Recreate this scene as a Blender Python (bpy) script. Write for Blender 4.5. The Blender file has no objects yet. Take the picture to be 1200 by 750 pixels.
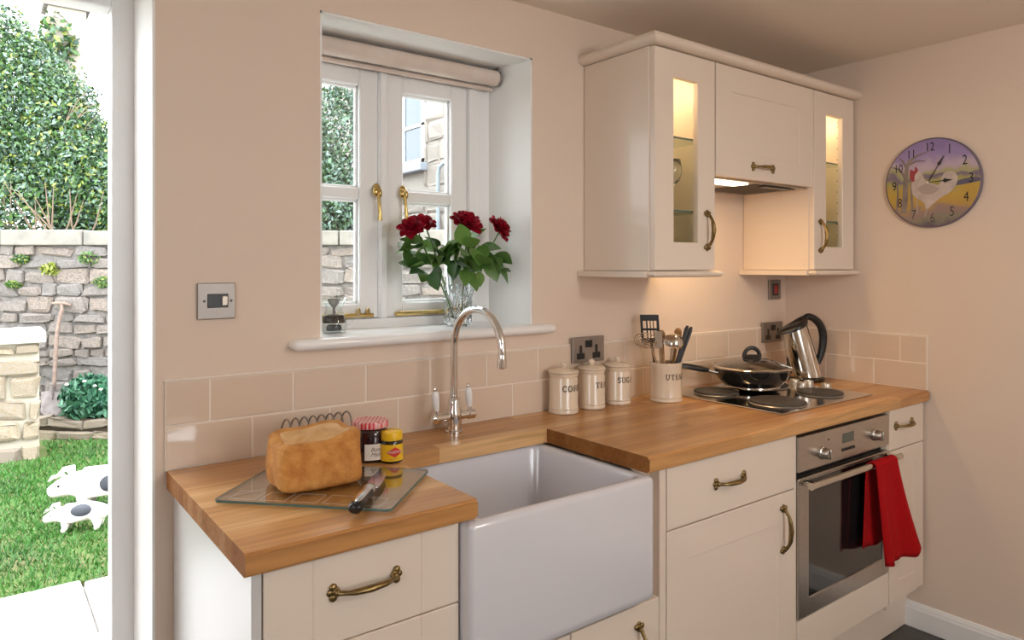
import bpy, bmesh, math, random
import numpy as np
from mathutils import Matrix, Vector, Euler
random.seed(7); rng = np.random.default_rng(7)
PI = math.pi
scene = bpy.context.scene
COL = scene.collection

# ------------------------------------------------------------------ camera, sky, exposure
YAW = math.radians(52.797)
cam = bpy.data.cameras.new('camera'); camo = bpy.data.objects.new('camera', cam); COL.objects.link(camo)
camo.location = (0, -1.7714, 1.378); camo.rotation_euler = (PI/2, 0, YAW - PI/2)
cam.sensor_width = 36; cam.lens = 829.68/1200*36; cam.shift_y = -62.25/1200; cam.clip_start = .02
scene.camera = camo
scene.view_settings.view_transform = 'Standard'; scene.view_settings.look = 'None'
scene.view_settings.exposure = 0.0; scene.view_settings.gamma = 1.0
w = bpy.data.worlds.new('overcast_sky'); scene.world = w; w.use_nodes = True
bg = w.node_tree.nodes['Background']; bg.inputs[0].default_value = (.90, .95, 1, 1); bg.inputs[1].default_value = 8.0
scene.cycles.max_bounces = 10; scene.cycles.diffuse_bounces = 5; scene.cycles.transparent_max_bounces = 24
scene.cycles.sample_clamp_indirect = 6

def area(name, loc, rot, sx, sy, power, color, portal=False, spread=180):
    l = bpy.data.lights.new(name, 'AREA'); l.shape = 'RECTANGLE'; l.size = sx; l.size_y = sy
    l.energy = power; l.color = color; l.spread = math.radians(spread)
    o = bpy.data.objects.new(name, l); COL.objects.link(o); o.location = loc; o.rotation_euler = rot
    if portal: l.cycles.is_portal = True
    return o
# daylight by the door and window, plus two openings added in unseen walls
area('door_portal', (-.17, .32, 1.0), (-PI/2, 0, 0), .95, 2.1, 1, (1, 1, 1), True)
area('window_portal', (1.0, .32, 1.6), (-PI/2, 0, 0), .8, .9, 1, (1, 1, 1), True)
area('rear_portal', (.9, -4.02, 1.55), (PI/2, 0, 0), 1.1, 1.0, 1, (1, 1, 1), True)
area('side_portal', (-1.72, -1.9, 1.6), (0, -PI/2, 0), .9, .8, 1, (1, 1, 1), True)

# ------------------------------------------------------------------ materials
MATS = {}
def mat(name, col, rough=.5, metal=0.0, var=None, bump=None, rnd=None, coat=0.0, spec=.5, sheen=0, trans=0, stretch=(1, 1, 1), emit=None):
    """col: base colour; var=(colour2, scale, detail); bump=(scale, strength); rnd=colour2 mixed by object random"""
    m = bpy.data.materials.new(name); m.use_nodes = True; nt = m.node_tree; N = nt.nodes; L = nt.links
    p = N['Principled BSDF']; p.inputs['Roughness'].default_value = rough; p.inputs['Metallic'].default_value = metal
    p.inputs['Specular IOR Level'].default_value = spec; p.inputs['Coat Weight'].default_value = coat
    p.inputs['Coat Roughness'].default_value = .08
    if sheen: p.inputs['Sheen Weight'].default_value = sheen
    if trans: p.inputs['Transmission Weight'].default_value = trans
    c4 = lambda c: (c[0], c[1], c[2], 1)
    p.inputs['Base Color'].default_value = c4(col)
    cur = None
    if var or bump:
        tc = N.new('ShaderNodeTexCoord'); mp = N.new('ShaderNodeMapping'); L.new(tc.outputs['Object'], mp.inputs[0]); mp.inputs['Scale'].default_value = stretch
    if rnd:
        oi = N.new('ShaderNodeObjectInfo'); mx = N.new('ShaderNodeMix'); mx.data_type = 'RGBA'
        mx.inputs['A'].default_value = c4(col); mx.inputs['B'].default_value = c4(rnd); L.new(oi.outputs['Random'], mx.inputs['Factor']); cur = mx.outputs['Result']
    if var:
        n = N.new('ShaderNodeTexNoise'); n.inputs['Scale'].default_value = var[1]; n.inputs['Detail'].default_value = var[2]; L.new(mp.outputs[0], n.inputs['Vector'])
        r = N.new('ShaderNodeValToRGB'); r.color_ramp.elements[0].position = .35; r.color_ramp.elements[1].position = .68; L.new(n.outputs[0], r.inputs[0])
        mx = N.new('ShaderNodeMix'); mx.data_type = 'RGBA'; mx.inputs['A'].default_value = c4(col); mx.inputs['B'].default_value = c4(var[0])
        if cur: L.new(cur, mx.inputs['A'])
        L.new(r.outputs[0], mx.inputs['Factor']); cur = mx.outputs['Result']
    if cur: L.new(cur, p.inputs['Base Color'])
    if bump:
        n = N.new('ShaderNodeTexNoise'); n.inputs['Scale'].default_value = bump[0]; n.inputs['Detail'].default_value = 4; L.new(mp.outputs[0], n.inputs['Vector'])
        b = N.new('ShaderNodeBump'); b.inputs['Strength'].default_value = bump[1]; b.inputs['Distance'].default_value = .01; L.new(n.outputs[0], b.inputs['Height']); L.new(b.outputs[0], p.inputs['Normal'])
    if emit:
        p.inputs['Emission Color'].default_value = c4(emit[0]); p.inputs['Emission Strength'].default_value = emit[1]
    MATS[name] = m
    return m
def glass(name, tint=(1, 1, 1), rough=0.0, strength=1.0):
    m = bpy.data.materials.new(name); m.use_nodes = True; nt = m.node_tree; N = nt.nodes; L = nt.links
    N.remove(N['Principled BSDF']); out = N['Material Output']
    t = N.new('ShaderNodeBsdfTransparent'); t.inputs[0].default_value = (*tint, 1)
    g = N.new('ShaderNodeBsdfGlossy'); g.inputs['Roughness'].default_value = rough
    lw = N.new('ShaderNodeLayerWeight'); lw.inputs[0].default_value = .5; pw = N.new('ShaderNodeMath'); pw.operation = 'POWER'; pw.inputs[1].default_value = 5; L.new(lw.outputs['Facing'], pw.inputs[0])
    fr = N.new('ShaderNodeMath'); fr.operation = 'MULTIPLY_ADD'; fr.inputs[1].default_value = .9; fr.inputs[2].default_value = .045; L.new(pw.outputs[0], fr.inputs[0])
    mu = N.new('ShaderNodeMath'); mu.operation = 'MULTIPLY'; mu.inputs[1].default_value = strength; L.new(fr.outputs[0], mu.inputs[0])
    mx = N.new('ShaderNodeMixShader'); L.new(mu.outputs[0], mx.inputs[0]); L.new(t.outputs[0], mx.inputs[1]); L.new(g.outputs[0], mx.inputs[2])
    L.new(mx.outputs[0], out.inputs[0]); MATS[name] = m
    return m

M_wall = mat('cream_wall_paint', (.78, .645, .535), .75, var=((.77, .635, .525), 3, 3), bump=(60, .02))
M_ceil = mat('ceiling_paint', (.88, .79, .69), .85)
M_white = mat('white_paint', (.88, .88, .88), .4)
M_reveal = mat('white_reveal_paint', (.90, .90, .88), .6, bump=(25, .03))
M_sillp = mat('sill_gloss_paint', (.92, .91, .90), .3, coat=.3)
M_cab = mat('cream_cabinet', (.82, .705, .595), .38, coat=.15)
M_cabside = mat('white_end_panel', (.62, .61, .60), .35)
M_tile = mat('cream_glazed_tile', (.74, .605, .485), .1, coat=.5, rnd=(.715, .575, .455), bump=(9, .05))
M_grout = mat('grout', (.84, .745, .645), .8)
M_sink = mat('sink_glaze', (.70, .69, .73), .12, coat=.6)
M_chrome = mat('chrome', (.78, .77, .76), .09, 1)
M_steel = mat('brushed_steel', (.58, .54, .49), .32, 1, var=((.51, .47, .43), 30, 3), stretch=(1, 12, 12))
M_steelp = mat('polished_steel', (.66, .62, .56), .12, 1)
M_knob = mat('satin_steel', (.62, .58, .52), .38, .85)
M_plate = mat('socket_steel', (.36, .33, .305), .46, 1)
M_brass = mat('antique_brass', (.34, .24, .10), .35, 1, var=((.20, .14, .06), 60, 3))
M_brassb = mat('bright_brass', (.56, .40, .15), .25, 1)
M_black = mat('black_plastic', (.012, .012, .013), .3)
M_blackm = mat('matt_black_iron', (.055, .048, .043), .55, bump=(200, .05))
M_dgrey = mat('dark_grey_nylon', (.05, .05, .055), .4)
M_pan = mat('black_enamel', (.008, .008, .009), .12, coat=.5)
M_screen = mat('display_grey', (.10, .11, .09), .2)
M_red = mat('red_cotton', (.43, .006, .008), .95, spec=.15, var=((.36, .005, .007), 90, 2), bump=(300, .12))
M_cer = mat('cream_stoneware', (.80, .67, .52), .22, coat=.4)
M_letter = mat('brown_lettering', (.10, .07, .05), .6)
M_spoon = mat('wooden_spoon', (.50, .30, .14), .6, var=((.42, .24, .10), 14, 3), stretch=(1, 1, .2))
M_blind = mat('blind_fabric', (.74, .63, .56), .8, var=((.70, .58, .50), 18, 3), bump=(120, .06))
M_floor = mat('slate_tile', (.055, .055, .055), .5, var=((.075, .073, .07), 8, 4), bump=(30, .08))
M_fgrout = mat('floor_grout', (.14, .12, .11), .9)
M_glass = glass('clear_glass', (.97, .985, .98))
M_cabglass = glass('cabinet_glass', (.98, .985, .97), strength=.5)
M_shelf = glass('shelf_glass', (.86, .92, .88))
M_board = glass('board_glass', (.94, .965, .955), strength=2.4)
M_edge = mat('green_glass_edge', (.10, .18, .16), .15)
M_crystal = bpy.data.materials.new('crystal'); M_crystal.use_nodes = True
_n = M_crystal.node_tree.nodes; _n.remove(_n['Principled BSDF']); _g = _n.new('ShaderNodeBsdfGlass'); _g.inputs['IOR'].default_value = 1.5; _g.inputs['Color'].default_value = (.97, .98, .985, 1)
M_crystal.node_tree.links.new(_g.outputs[0], _n['Material Output'].inputs[0])
M_darkg = mat('black_oven_glass', (.010, .010, .011), .06, coat=.6)
M_glow = mat('lamp_diffuser', (.9, .85, .75), .5, emit=((1, .80, .52), 6))
M_bread = mat('bread_crust', (.66, .31, .075), .75, var=((.46, .17, .03), 32, 8), bump=(110, .5))
M_crumb = mat('pale_crust', (.74, .49, .25), .8, var=((.56, .30, .10), 22, 5), bump=(60, .3))
M_jam = mat('dark_jam', (.022, .004, .008), .06, coat=.6)
M_yeast = mat('dark_spread', (.018, .010, .006), .08, coat=.5)
M_yel = mat('yellow_lid', (.90, .56, .015), .35)
M_paper = mat('paper_label', (.80, .77, .72), .7)
M_redprint = mat('red_print', (.60, .03, .025), .6)
M_whiteprint = mat('white_print', (.85, .82, .78), .6)
M_knife = mat('knife_steel', (.75, .77, .80), .16, 1)
M_stem = mat('rose_stem', (.10, .20, .04), .5)
M_leaf = mat('rose_leaf', (.030, .095, .020), .36, rnd=(.15, .30, .06))
M_rose = mat('rose_petal', (.40, .004, .022), .6, spec=.25, rnd=(.22, .002, .012))
M_swr = mat('red_switch', (.45, .02, .015), .3)
M_lever = mat('white_ceramic', (.82, .82, .82), .12, coat=.5)

def wood():
    m = bpy.data.materials.new('oiled_beech_block'); m.use_nodes = True; nt = m.node_tree; N = nt.nodes; L = nt.links
    p = N['Principled BSDF']; p.inputs['Roughness'].default_value = .36; p.inputs['Coat Weight'].default_value = .25; p.inputs['Coat Roughness'].default_value = .22
    tc = N.new('ShaderNodeTexCoord'); oi = N.new('ShaderNodeObjectInfo')
    sc = N.new('ShaderNodeVectorMath'); sc.operation = 'SCALE'; L.new(oi.outputs['Random'], sc.inputs['Scale']); sc.inputs[0].default_value = (37, 53, 29)
    ad = N.new('ShaderNodeVectorMath'); ad.operation = 'ADD'; L.new(tc.outputs['Object'], ad.inputs[0]); L.new(sc.outputs[0], ad.inputs[1])
    mp = N.new('ShaderNodeMapping'); mp.inputs['Scale'].default_value = (1.6, 26, 26); L.new(ad.outputs[0], mp.inputs[0])
    n = N.new('ShaderNodeTexNoise'); n.inputs['Scale'].default_value = 2.2; n.inputs['Detail'].default_value = 6; n.inputs['Distortion'].default_value = .6; L.new(mp.outputs[0], n.inputs[0])
    r1 = N.new('ShaderNodeValToRGB'); e = r1.color_ramp.elements
    e[0].position = 0; e[0].color = (.49, .225, .070, 1); e[1].position = 1; e[1].color = (.80, .51, .245, 1)
    k = r1.color_ramp.elements.new(.35); k.color = (.58, .285, .095, 1)
    k = r1.color_ramp.elements.new(.75); k.color = (.65, .345, .125, 1)
    L.new(oi.outputs['Random'], r1.inputs[0])
    r2 = N.new('ShaderNodeValToRGB'); r2.color_ramp.elements[0].position = .3; r2.color_ramp.elements[0].color = (.66, .62, .55, 1); r2.color_ramp.elements[1].position = .62; r2.color_ramp.elements[1].color = (1, 1, 1, 1); L.new(n.outputs[0], r2.inputs[0])
    mx = N.new('ShaderNodeMix'); mx.data_type = 'RGBA'; mx.blend_type = 'MULTIPLY'; mx.inputs['Factor'].default_value = .8; L.new(r1.outputs[0], mx.inputs['A']); L.new(r2.outputs[0], mx.inputs['B'])
    sx = N.new('ShaderNodeSeparateXYZ'); L.new(tc.outputs['Normal'], sx.inputs[0]); ab = N.new('ShaderNodeMath'); ab.operation = 'ABSOLUTE'; L.new(sx.outputs['X'], ab.inputs[0])
    gt = N.new('ShaderNodeMath'); gt.operation = 'GREATER_THAN'; gt.inputs[1].default_value = .8; L.new(ab.outputs[0], gt.inputs[0])   # darker end grain
    eg = N.new('ShaderNodeMix'); eg.data_type = 'RGBA'; eg.blend_type = 'MULTIPLY'; L.new(gt.outputs[0], eg.inputs['Factor']); L.new(mx.outputs['Result'], eg.inputs['A']); eg.inputs['B'].default_value = (.55, .46, .42, 1)
    for nm, a_, b_ in (('Roughness', .36, .75), ('Coat Weight', .25, 0.0), ('Specular IOR Level', .5, .1)):
        mr = N.new('ShaderNodeMapRange'); mr.inputs['To Min'].default_value = a_; mr.inputs['To Max'].default_value = b_; L.new(gt.outputs[0], mr.inputs['Value']); L.new(mr.outputs[0], p.inputs[nm])
    L.new(eg.outputs['Result'], p.inputs['Base Color']); return m
M_wood = wood()
def stone(name, a, b, c, scale=14, rough=.9):
    m = mat(name, a, rough, rnd=b, var=(c, scale, 6), bump=(scale*2, .6)); return m
M_stone = stone('rubble_stone', (.20, .18, .165), (.27, .21, .165), (.11, .10, .095))
M_stone2 = stone('warm_stone', (.36, .31, .235), (.22, .20, .19), (.27, .20, .12))
M_stone3 = stone('pale_house_stone', (.34, .30, .265), (.25, .225, .20), (.28, .24, .205))
M_mortar = mat('lime_mortar', (.19, .17, .155), .95, var=((.12, .11, .10), 20, 5), bump=(40, .5))
M_mortar2 = mat('pale_mortar', (.40, .36, .29), .95, bump=(40, .4))
M_cope = stone('coping_stone', (.24, .215, .18), (.27, .24, .20), (.17, .16, .14), 8)
M_paving = stone('pale_paving', (.78, .76, .73), (.82, .80, .77), (.70, .68, .66), 4)
M_grass = [mat('grass_%d' % i, c, .6) for i, c in enumerate([(.034, .14, .012), (.055, .185, .023), (.10, .19, .055), (.027, .10, .015)])]
M_soil = mat('turf_soil', (.08, .13, .025), .95, var=((.14, .12, .05), 5, 6))
M_earth = mat('earth', (.07, .05, .035), .95)
M_fol = [mat('foliage_%d' % i, c, .45) for i, c in enumerate([(.032, .085, .022), (.06, .14, .028), (.11, .19, .11), (.22, .26, .045), (.14, .21, .18), (.02, .05, .02)])]
M_fol2 = [mat('teal_foliage_%d' % i, c, .5) for i, c in enumerate([(.02, .09, .05), (.04, .15, .075), (.07, .20, .11)])]
M_twig = mat('twig', (.22, .16, .11), .8)
M_spadew = mat('weathered_wood', (.24, .17, .13), .8, var=((.16, .11, .09), 20, 4))
M_spadem = mat('weathered_steel', (.26, .23, .22), .55, .6, var=((.16, .13, .12), 15, 4))

# ------------------------------------------------------------------ mesh helpers
WM = {}
def nb(): return bmesh.new()
def box(bm, x0, x1, y0, y1, z0, z1, bev=0.0, seg=1, M=None):
    r = bmesh.ops.create_cube(bm, size=1); vs = r['verts']
    for v in vs: v.co = Vector(((x0+x1)/2 + v.co.x*(x1-x0), (y0+y1)/2 + v.co.y*(y1-y0), (z0+z1)/2 + v.co.z*(z1-z0)))
    if bev:
        es = list({e for v in vs for e in v.link_edges})
        rr = bmesh.ops.bevel(bm, geom=es, offset=bev, segments=seg, affect='EDGES', profile=.5)
        vs = list({v for f in rr['faces'] for v in f.verts} | {v for v in vs if v.is_valid})
    if M is not None:
        for v in vs: v.co = M @ v.co
    return bm
def lathe(bm, prof, n=32, c=(0, 0, 0), M=None, cap0=True, cap1=True, rad=None):
    """prof: (r, z) pairs"""
    rings = []
    for i, (r, z) in enumerate(prof):
        ring = []
        for k in range(n):
            a = 2*PI*k/n; rr = r if rad is None else r*rad(k, i)
            p = Vector((c[0]+rr*math.cos(a), c[1]+rr*math.sin(a), c[2]+z))
            ring.append(bm.verts.new(M @ p if M is not None else p))
        rings.append(ring)
    for A, B in zip(rings, rings[1:]):
        for k in range(n): bm.faces.new((A[k], A[(k+1) % n], B[(k+1) % n], B[k]))
    if cap0 and prof[0][0] > 1e-6: bm.faces.new(rings[0][::-1])
    if cap1 and prof[-1][0] > 1e-6: bm.faces.new(rings[-1])
    return bm
def tube(bm, pts, rad, n=10, cap=True, M=None, flat=1.0):
    pts = [Vector(p) for p in pts]; R = rad if isinstance(rad, (list, tuple)) else [rad]*len(pts)
    rings = []; up = None
    for i, p in enumerate(pts):
        t = (pts[min(i+1, len(pts)-1)] - pts[max(i-1, 0)]).normalized()
        if up is None: up = Vector((0, 0, 1)) if abs(t.z) < .9 else Vector((1, 0, 0))
        s = t.cross(up).normalized(); u = s.cross(t).normalized(); up = u
        ring = []
        for k in range(n):
            a = 2*PI*k/n; q = p + s*math.cos(a)*R[i] + u*math.sin(a)*R[i]*flat
            ring.append(bm.verts.new(M @ q if M is not None else q))
        rings.append(ring)
    for A, B in zip(rings, rings[1:]):
        for k in range(n): bm.faces.new((A[k], A[(k+1) % n], B[(k+1) % n], B[k]))
    if cap: bm.faces.new(rings[0][::-1]); bm.faces.new(rings[-1])
    return bm
def ball(bm, c, r, s=(1, 1, 1), u=12, v=8, M=None):
    T = Matrix.Translation(c) @ Matrix.Diagonal((r*s[0], r*s[1], r*s[2], 1))
    bmesh.ops.create_uvsphere(bm, u_segments=u, v_segments=v, radius=1, matrix=(M @ T if M is not None else T)); return bm
def prism(bm, poly, z0, z1, M=None):
    """plan polygon (x, y) extruded in z"""
    T = (lambda p: M @ Vector(p)) if M is not None else Vector
    a = [bm.verts.new(T((x, y, z0))) for x, y in poly]; b = [bm.verts.new(T((x, y, z1))) for x, y in poly]
    n = len(poly); bm.faces.new(a[::-1]); bm.faces.new(b)
    for i in range(n): bm.faces.new((a[i], a[(i+1) % n], b[(i+1) % n], b[i]))
    return bm
def to_mesh(bm, name):
    bmesh.ops.recalc_face_normals(bm, faces=bm.faces); me = bpy.data.meshes.new(name); bm.to_mesh(me); bm.free(); return me
def obj(name, bm, m, parent=None, local=False, smooth=None):
    """one mesh object; vertices are given in world space unless local"""
    me = to_mesh(bm, name) if isinstance(bm, bmesh.types.BMesh) else bm
    o = bpy.data.objects.new(name, me); COL.objects.link(o)
    for q in (m if isinstance(m, list) else [m]): me.materials.append(q)
    if parent is not None:
        o.parent = parent; WM[o] = WM[parent]
        if not local: me.transform(WM[parent].inverted())
    else:
        co = np.empty(len(me.vertices)*3); me.vertices.foreach_get('co', co); co = co.reshape(-1, 3)
        lo, hi = co.min(0), co.max(0); c = Vector(((lo[0]+hi[0])/2, (lo[1]+hi[1])/2, lo[2]))
        me.transform(Matrix.Translation(-c)); o.location = c; WM[o] = Matrix.Translation(c)
    if smooth is not None:
        me.shade_smooth() if smooth >= 180 else me.shade_smooth()
        if smooth < 180: me.set_sharp_from_angle(angle=math.radians(smooth))
    return o
def tag(o, label=None, cat=None, group=None, kind=None):
    if label: o['label'] = label
    if cat: o['category'] = cat
    if group: o['group'] = group
    if kind: o['kind'] = kind
    return o
def thing(name, label, cat, loc, rotz=0, group=None):
    o = bpy.data.objects.new(name, None); COL.objects.link(o); o.empty_display_size = .05
    o.location = loc; o.rotation_euler = (0, 0, rotz); WM[o] = Matrix.Translation(loc) @ Matrix.Rotation(rotz, 4, 'Z')
    return tag(o, label, cat, group)
def struct(name, bm, m, smooth=None):
    o = obj(name, bm, m, smooth=smooth); o['kind'] = 'structure'; return o
def share(name, me, parent, M):
    """another object on the same mesh data, placed by a matrix in the parent's space"""
    o = bpy.data.objects.new(name, me); COL.objects.link(o); o.parent = parent; o.matrix_basis = M; WM[o] = WM[parent] @ M; return o
def raw(name, verts, faces, mats, idx=None):
    me = bpy.data.meshes.new(name); me.from_pydata(verts, [], faces)
    for q in mats: me.materials.append(q)
    if idx is not None: me.polygons.foreach_set('material_index', np.asarray(idx, dtype=np.int32))
    return me
def text_bm(s, size, xf, extrude=0.0, shear=0.0, align='CENTER'):
    """flat print: text outline turned to mesh, then placed by xf(x, y) -> world point"""
    cu = bpy.data.curves.new('print', 'FONT'); cu.body = s; cu.size = size; cu.align_x = align; cu.align_y = 'CENTER'; cu.shear = shear; cu.resolution_u = 3
    t = bpy.data.objects.new('print', cu); COL.objects.link(t); bpy.context.view_layer.update()
    me = bpy.data.meshes.new_from_object(t); COL.objects.unlink(t); bpy.data.objects.remove(t)
    bm = nb(); bm.from_mesh(me); bpy.data.meshes.remove(me)
    for v in bm.verts: v.co = Vector(xf(v.co.x, v.co.y))
    return bm
# a small roman capital alphabet, strokes on a 1-high grid: (points, width)
def arc(cx, cy, rx, ry, a0, a1, n=10): return [(cx+rx*math.cos(math.radians(a0+(a1-a0)*i/n)), cy+ry*math.sin(math.radians(a0+(a1-a0)*i/n))) for i in range(n+1)]
T_, t_ = .19, .085
ser = lambda x, y, w=.16: ([(x-w, y), (x+w, y)], t_)
ROMAN = {
 'C': (.8, [(arc(.42, .5, .36, .46, 50, 310, 14), T_), ([(.65, .70), (.68, .97)], t_), ([(.65, .30), (.68, .08)], t_)]),
 'O': (.95, [(arc(.45, .5, .38, .46, 0, 360, 18), T_*.9)]),
 'F': (.7, [([(.2, 0), (.2, 1)], T_), ([(.1, .97), (.62, .97)], t_), ([(.62, .97), (.64, .75)], t_), ([(.2, .52), (.5, .52)], t_), ([(.5, .4), (.5, .64)], t_), ser(.2, .03)]),
 'E': (.72, [([(.2, 0), (.2, 1)], T_), ([(.1, .97), (.6, .97)], t_), ([(.6, .97), (.62, .76)], t_), ([(.2, .52), (.5, .52)], t_), ([(.5, .4), (.5, .64)], t_), ([(.1, .03), (.62, .03)], t_), ([(.62, .03), (.66, .26)], t_)]),
 'T': (.8, [([(.4, 0), (.4, 1)], T_), ([(.08, .97), (.72, .97)], t_), ([(.08, .97), (.06, .74)], t_), ([(.72, .97), (.74, .74)], t_), ser(.4, .03)]),
 'A': (.9, [([(.14, 0), (.44, 1)], t_), ([(.44, 1), (.76, 0)], T_), ([(.25, .35), (.65, .35)], t_), ser(.14, .03, .12), ser(.76, .03, .13)]),
 'S': (.65, [(arc(.32, .73, .22, .22, 30, 260, 10)+arc(.32, .27, .24, .24, 80, -150, 10), T_*.85), ([(.54, .78), (.55, .97)], t_), ([(.09, .05), (.09, .26)], t_)]),
 'U': (.88, [([(.18, 1), (.18, .35)]+arc(.43, .33, .25, .29, 180, 360, 8)+[(.68, 1)], T_*.8), ser(.18, .97), ser(.68, .97)]),
 'G': (.88, [(arc(.43, .5, .37, .46, 50, 320, 14), T_), ([(.66, .70), (.69, .97)], t_), ([(.70, .05), (.70, .42)], T_), ([(.55, .44), (.82, .44)], t_)]),
 'R': (.82, [([(.2, 0), (.2, 1)], T_), ([(.1, .97), (.42, .97)]+arc(.42, .74, .2, .23, 90, -90, 8)+[(.2, .51)], .10), ([(.40, .5), (.74, .02)], T_), ser(.2, .03)]),
 'N': (.95, [([(.18, 0), (.18, 1)], t_), ([(.14, 1), (.74, .02)], T_), ([(.74, 0), (.74, 1)], t_), ser(.16, .97, .12), ser(.18, .03, .12), ser(.74, .97, .12)]),
 'I': (.42, [([(.2, 0), (.2, 1)], T_), ser(.2, .97), ser(.2, .03)]),
 'L': (.68, [([(.2, 0), (.2, 1)], T_), ser(.2, .97), ([(.1, .03), (.6, .03)], t_), ([(.6, .03), (.63, .28)], t_)]),
}
def roman(s, h, xf, gap=.12):
    bm = nb(); x = 0; W = sum(ROMAN[c][0]+gap for c in s)-gap
    for c in s:
        adv, strokes = ROMAN[c]
        for pts, wd in strokes:
            for (ax, ay), (bx, by) in zip(pts, pts[1:]):
                dx, dy = bx-ax, by-ay; l = math.hypot(dx, dy) or 1; nx, ny = -dy/l*wd/2, dx/l*wd/2; ex, ey = dx/l*wd*.18, dy/l*wd*.18
                q = [(ax-ex+nx, ay-ey+ny), (ax-ex-nx, ay-ey-ny), (bx+ex-nx, by+ey-ny), (bx+ex+nx, by+ey+ny)]
                bm.faces.new([bm.verts.new(xf((x+px-W/2)*h, (py-.5)*h)) for px, py in q])
        x += adv+gap
    return bm

def framed(bm, x0, x1, z0, z1, hx0, hx1, hz0, hz1, y0, y1, c=.0015):
    """one-piece door frame: outer and inner rectangle joined without joints"""
    q = lambda ax, bx, az, bz, y: [(ax, y, az), (bx, y, az), (bx, y, bz), (ax, y, bz)]
    L_ = [q(x0, x1, z0, z1, y1), q(x0, x1, z0, z1, y0+c), q(x0+c, x1-c, z0+c, z1-c, y0), q(hx0-c, hx1+c, hz0-c, hz1+c, y0), q(hx0, hx1, hz0, hz1, y0+c), q(hx0, hx1, hz0, hz1, y1)]
    R = [[bm.verts.new(p) for p in l] for l in L_]
    for A, B in zip(R, R[1:]+R[:1]):
        for k in range(4): bm.faces.new((A[k], A[(k+1) % 4], B[(k+1) % 4], B[k]))
    return bm

# ------------------------------------------------------------------ the room
XR, ZC, ZT = 2.873, 2.215, .912       # right wall, ceiling, worktop top
XL0, YB = -1.7, -4.0
T = .30
bm = nb()
prism(bm, [(XL0-.2, 0), (-.62, 0), (-.62, T), (XL0-.2, T)], -.1, ZC)
prism(bm, [(-.62, 0), (.327, 0), (.327, T), (-.62, T)], 2.09, ZC)
prism(bm, [(.327, 0), (.717, 0), (.60, T), (.327, T)], -.1, ZC)
prism(bm, [(.717, 0), (1.427, 0), (1.38, T), (.60, T)], -.1, 1.165)
prism(bm, [(.717, 0), (1.427, 0), (1.38, T), (.60, T)], 2.047, ZC)
prism(bm, [(1.427, 0), (XR+.2, 0), (XR+.2, T), (1.38, T)], -.1, ZC)
wall_back = struct('wall_back', bm, M_wall)
# white painted plaster inside the window and door openings
bm = nb()
prism(bm, [(1.421, .002), (1.4275, .002), (1.398, .19), (1.390, .19)], 1.165, 2.047)
prism(bm, [(.717, .002), (.723, .002), (.655, .19), (.643, .19)], 1.165, 2.047)
prism(bm, [(.717, .002), (1.427, .002), (1.397, .19), (.645, .19)], 2.041, 2.047)
obj('window_reveal', bm, M_reveal, wall_back)
bm = nb(); box(bm, .321, .328, .001, .232, -.0, 2.09); box(bm, -.62, .328, .001, .232, 2.084, 2.09)
obj('door_reveal', bm, M_reveal, wall_back)
bm = nb(); box(bm, XR, XR+.2, YB-.2, 0, -.1, ZC); wall_right = struct('wall_right', bm, M_wall)
bm = nb()
for y0, y1, z0, z1 in ((YB-.2, -2.3, -.1, ZC), (-1.5, 0, -.1, ZC), (-2.3, -1.5, -.1, 1.15), (-2.3, -1.5, 2.05, ZC)): box(bm, XL0-.2, XL0, y0, y1, z0, z1)
struct('wall_left', bm, M_wall)  # window gap added here to let in daylight from the left
bm = nb()
for x0, x1, z0, z1 in ((XL0, .35, -.1, ZC), (1.45, XR, -.1, ZC), (.35, 1.45, 2.05, ZC), (.35, 1.45, -.1, 1.05)): box(bm, x0, x1, YB-.2, YB, z0, z1)
struct('wall_front', bm, M_wall)  # window gap added behind the camera to let in daylight
bm = nb(); box(bm, XL0-.2, XR+.2, YB-.2, T, ZC, ZC+.12); struct('ceiling', bm, M_ceil)
bm = nb(); box(bm, XL0-.2, XR+.2, YB-.2, T, -.12, -.004); floor = struct('floor', bm, M_fgrout)
tm = nb(); box(tm, -.197, .197, -.197, .197, 0, .006, .002); tm = to_mesh(tm, 'floor_tile'); tm.materials.append(M_floor)
for i in range(11):
    for j in range(10):
        x, y = XR-.02-.2-i*.4, -.72-.2-(j-1)*.4
        if x-.2 > XL0 and y-.2 > YB and y+.2 < .1 and not (y > -.5 and x > .3):
            share('floor_tile', tm, floor, WM[floor].inverted() @ Matrix.Translation((x, y, -.006)))
bm = nb()   # moulded skirting
prof = [(0, 0), (-.015, 0), (-.015, .07), (-.012, .078), (-.012, .082), (-.006, .093), (0, .095)]
a = [bm.verts.new((XR+px, -.50, pz)) for px, pz in prof]; b = [bm.verts.new((XR+px, YB, pz)) for px, pz in prof]
for i in range(len(prof)): bm.faces.new((a[i], a[(i+1) % 7], b[(i+1) % 7], b[i]))
bm.faces.new(a); bm.faces.new(b[::-1])
struct('baseboard_right', bm, M_white)
lx, ly = 1.55, -2.35     # glowing globe added out of view as fill light for the room
lamp = thing('fill_pendant', 'added globe fill lamp hanging unseen from the ceiling behind the camera', 'lamp', (lx, ly, 1.76))
bm = nb(); ball(bm, (lx, ly, 1.90), .13, (1, 1, 1), 32, 20); obj('globe', bm, mat('fill_globe_glow', (.9, .88, .82), .4, emit=((1, .93, .85), 41)), lamp, smooth=180)
bm = nb(); lathe(bm, [(.05, 2.02), (.05, 2.05), (.012, 2.06), (.004, 2.07), (.004, ZC-.03), (.04, ZC-.025), (.045, ZC-.001)], 20, (lx, ly, 0)); obj('cord_and_rose', bm, M_brass, lamp, smooth=40)

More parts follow.
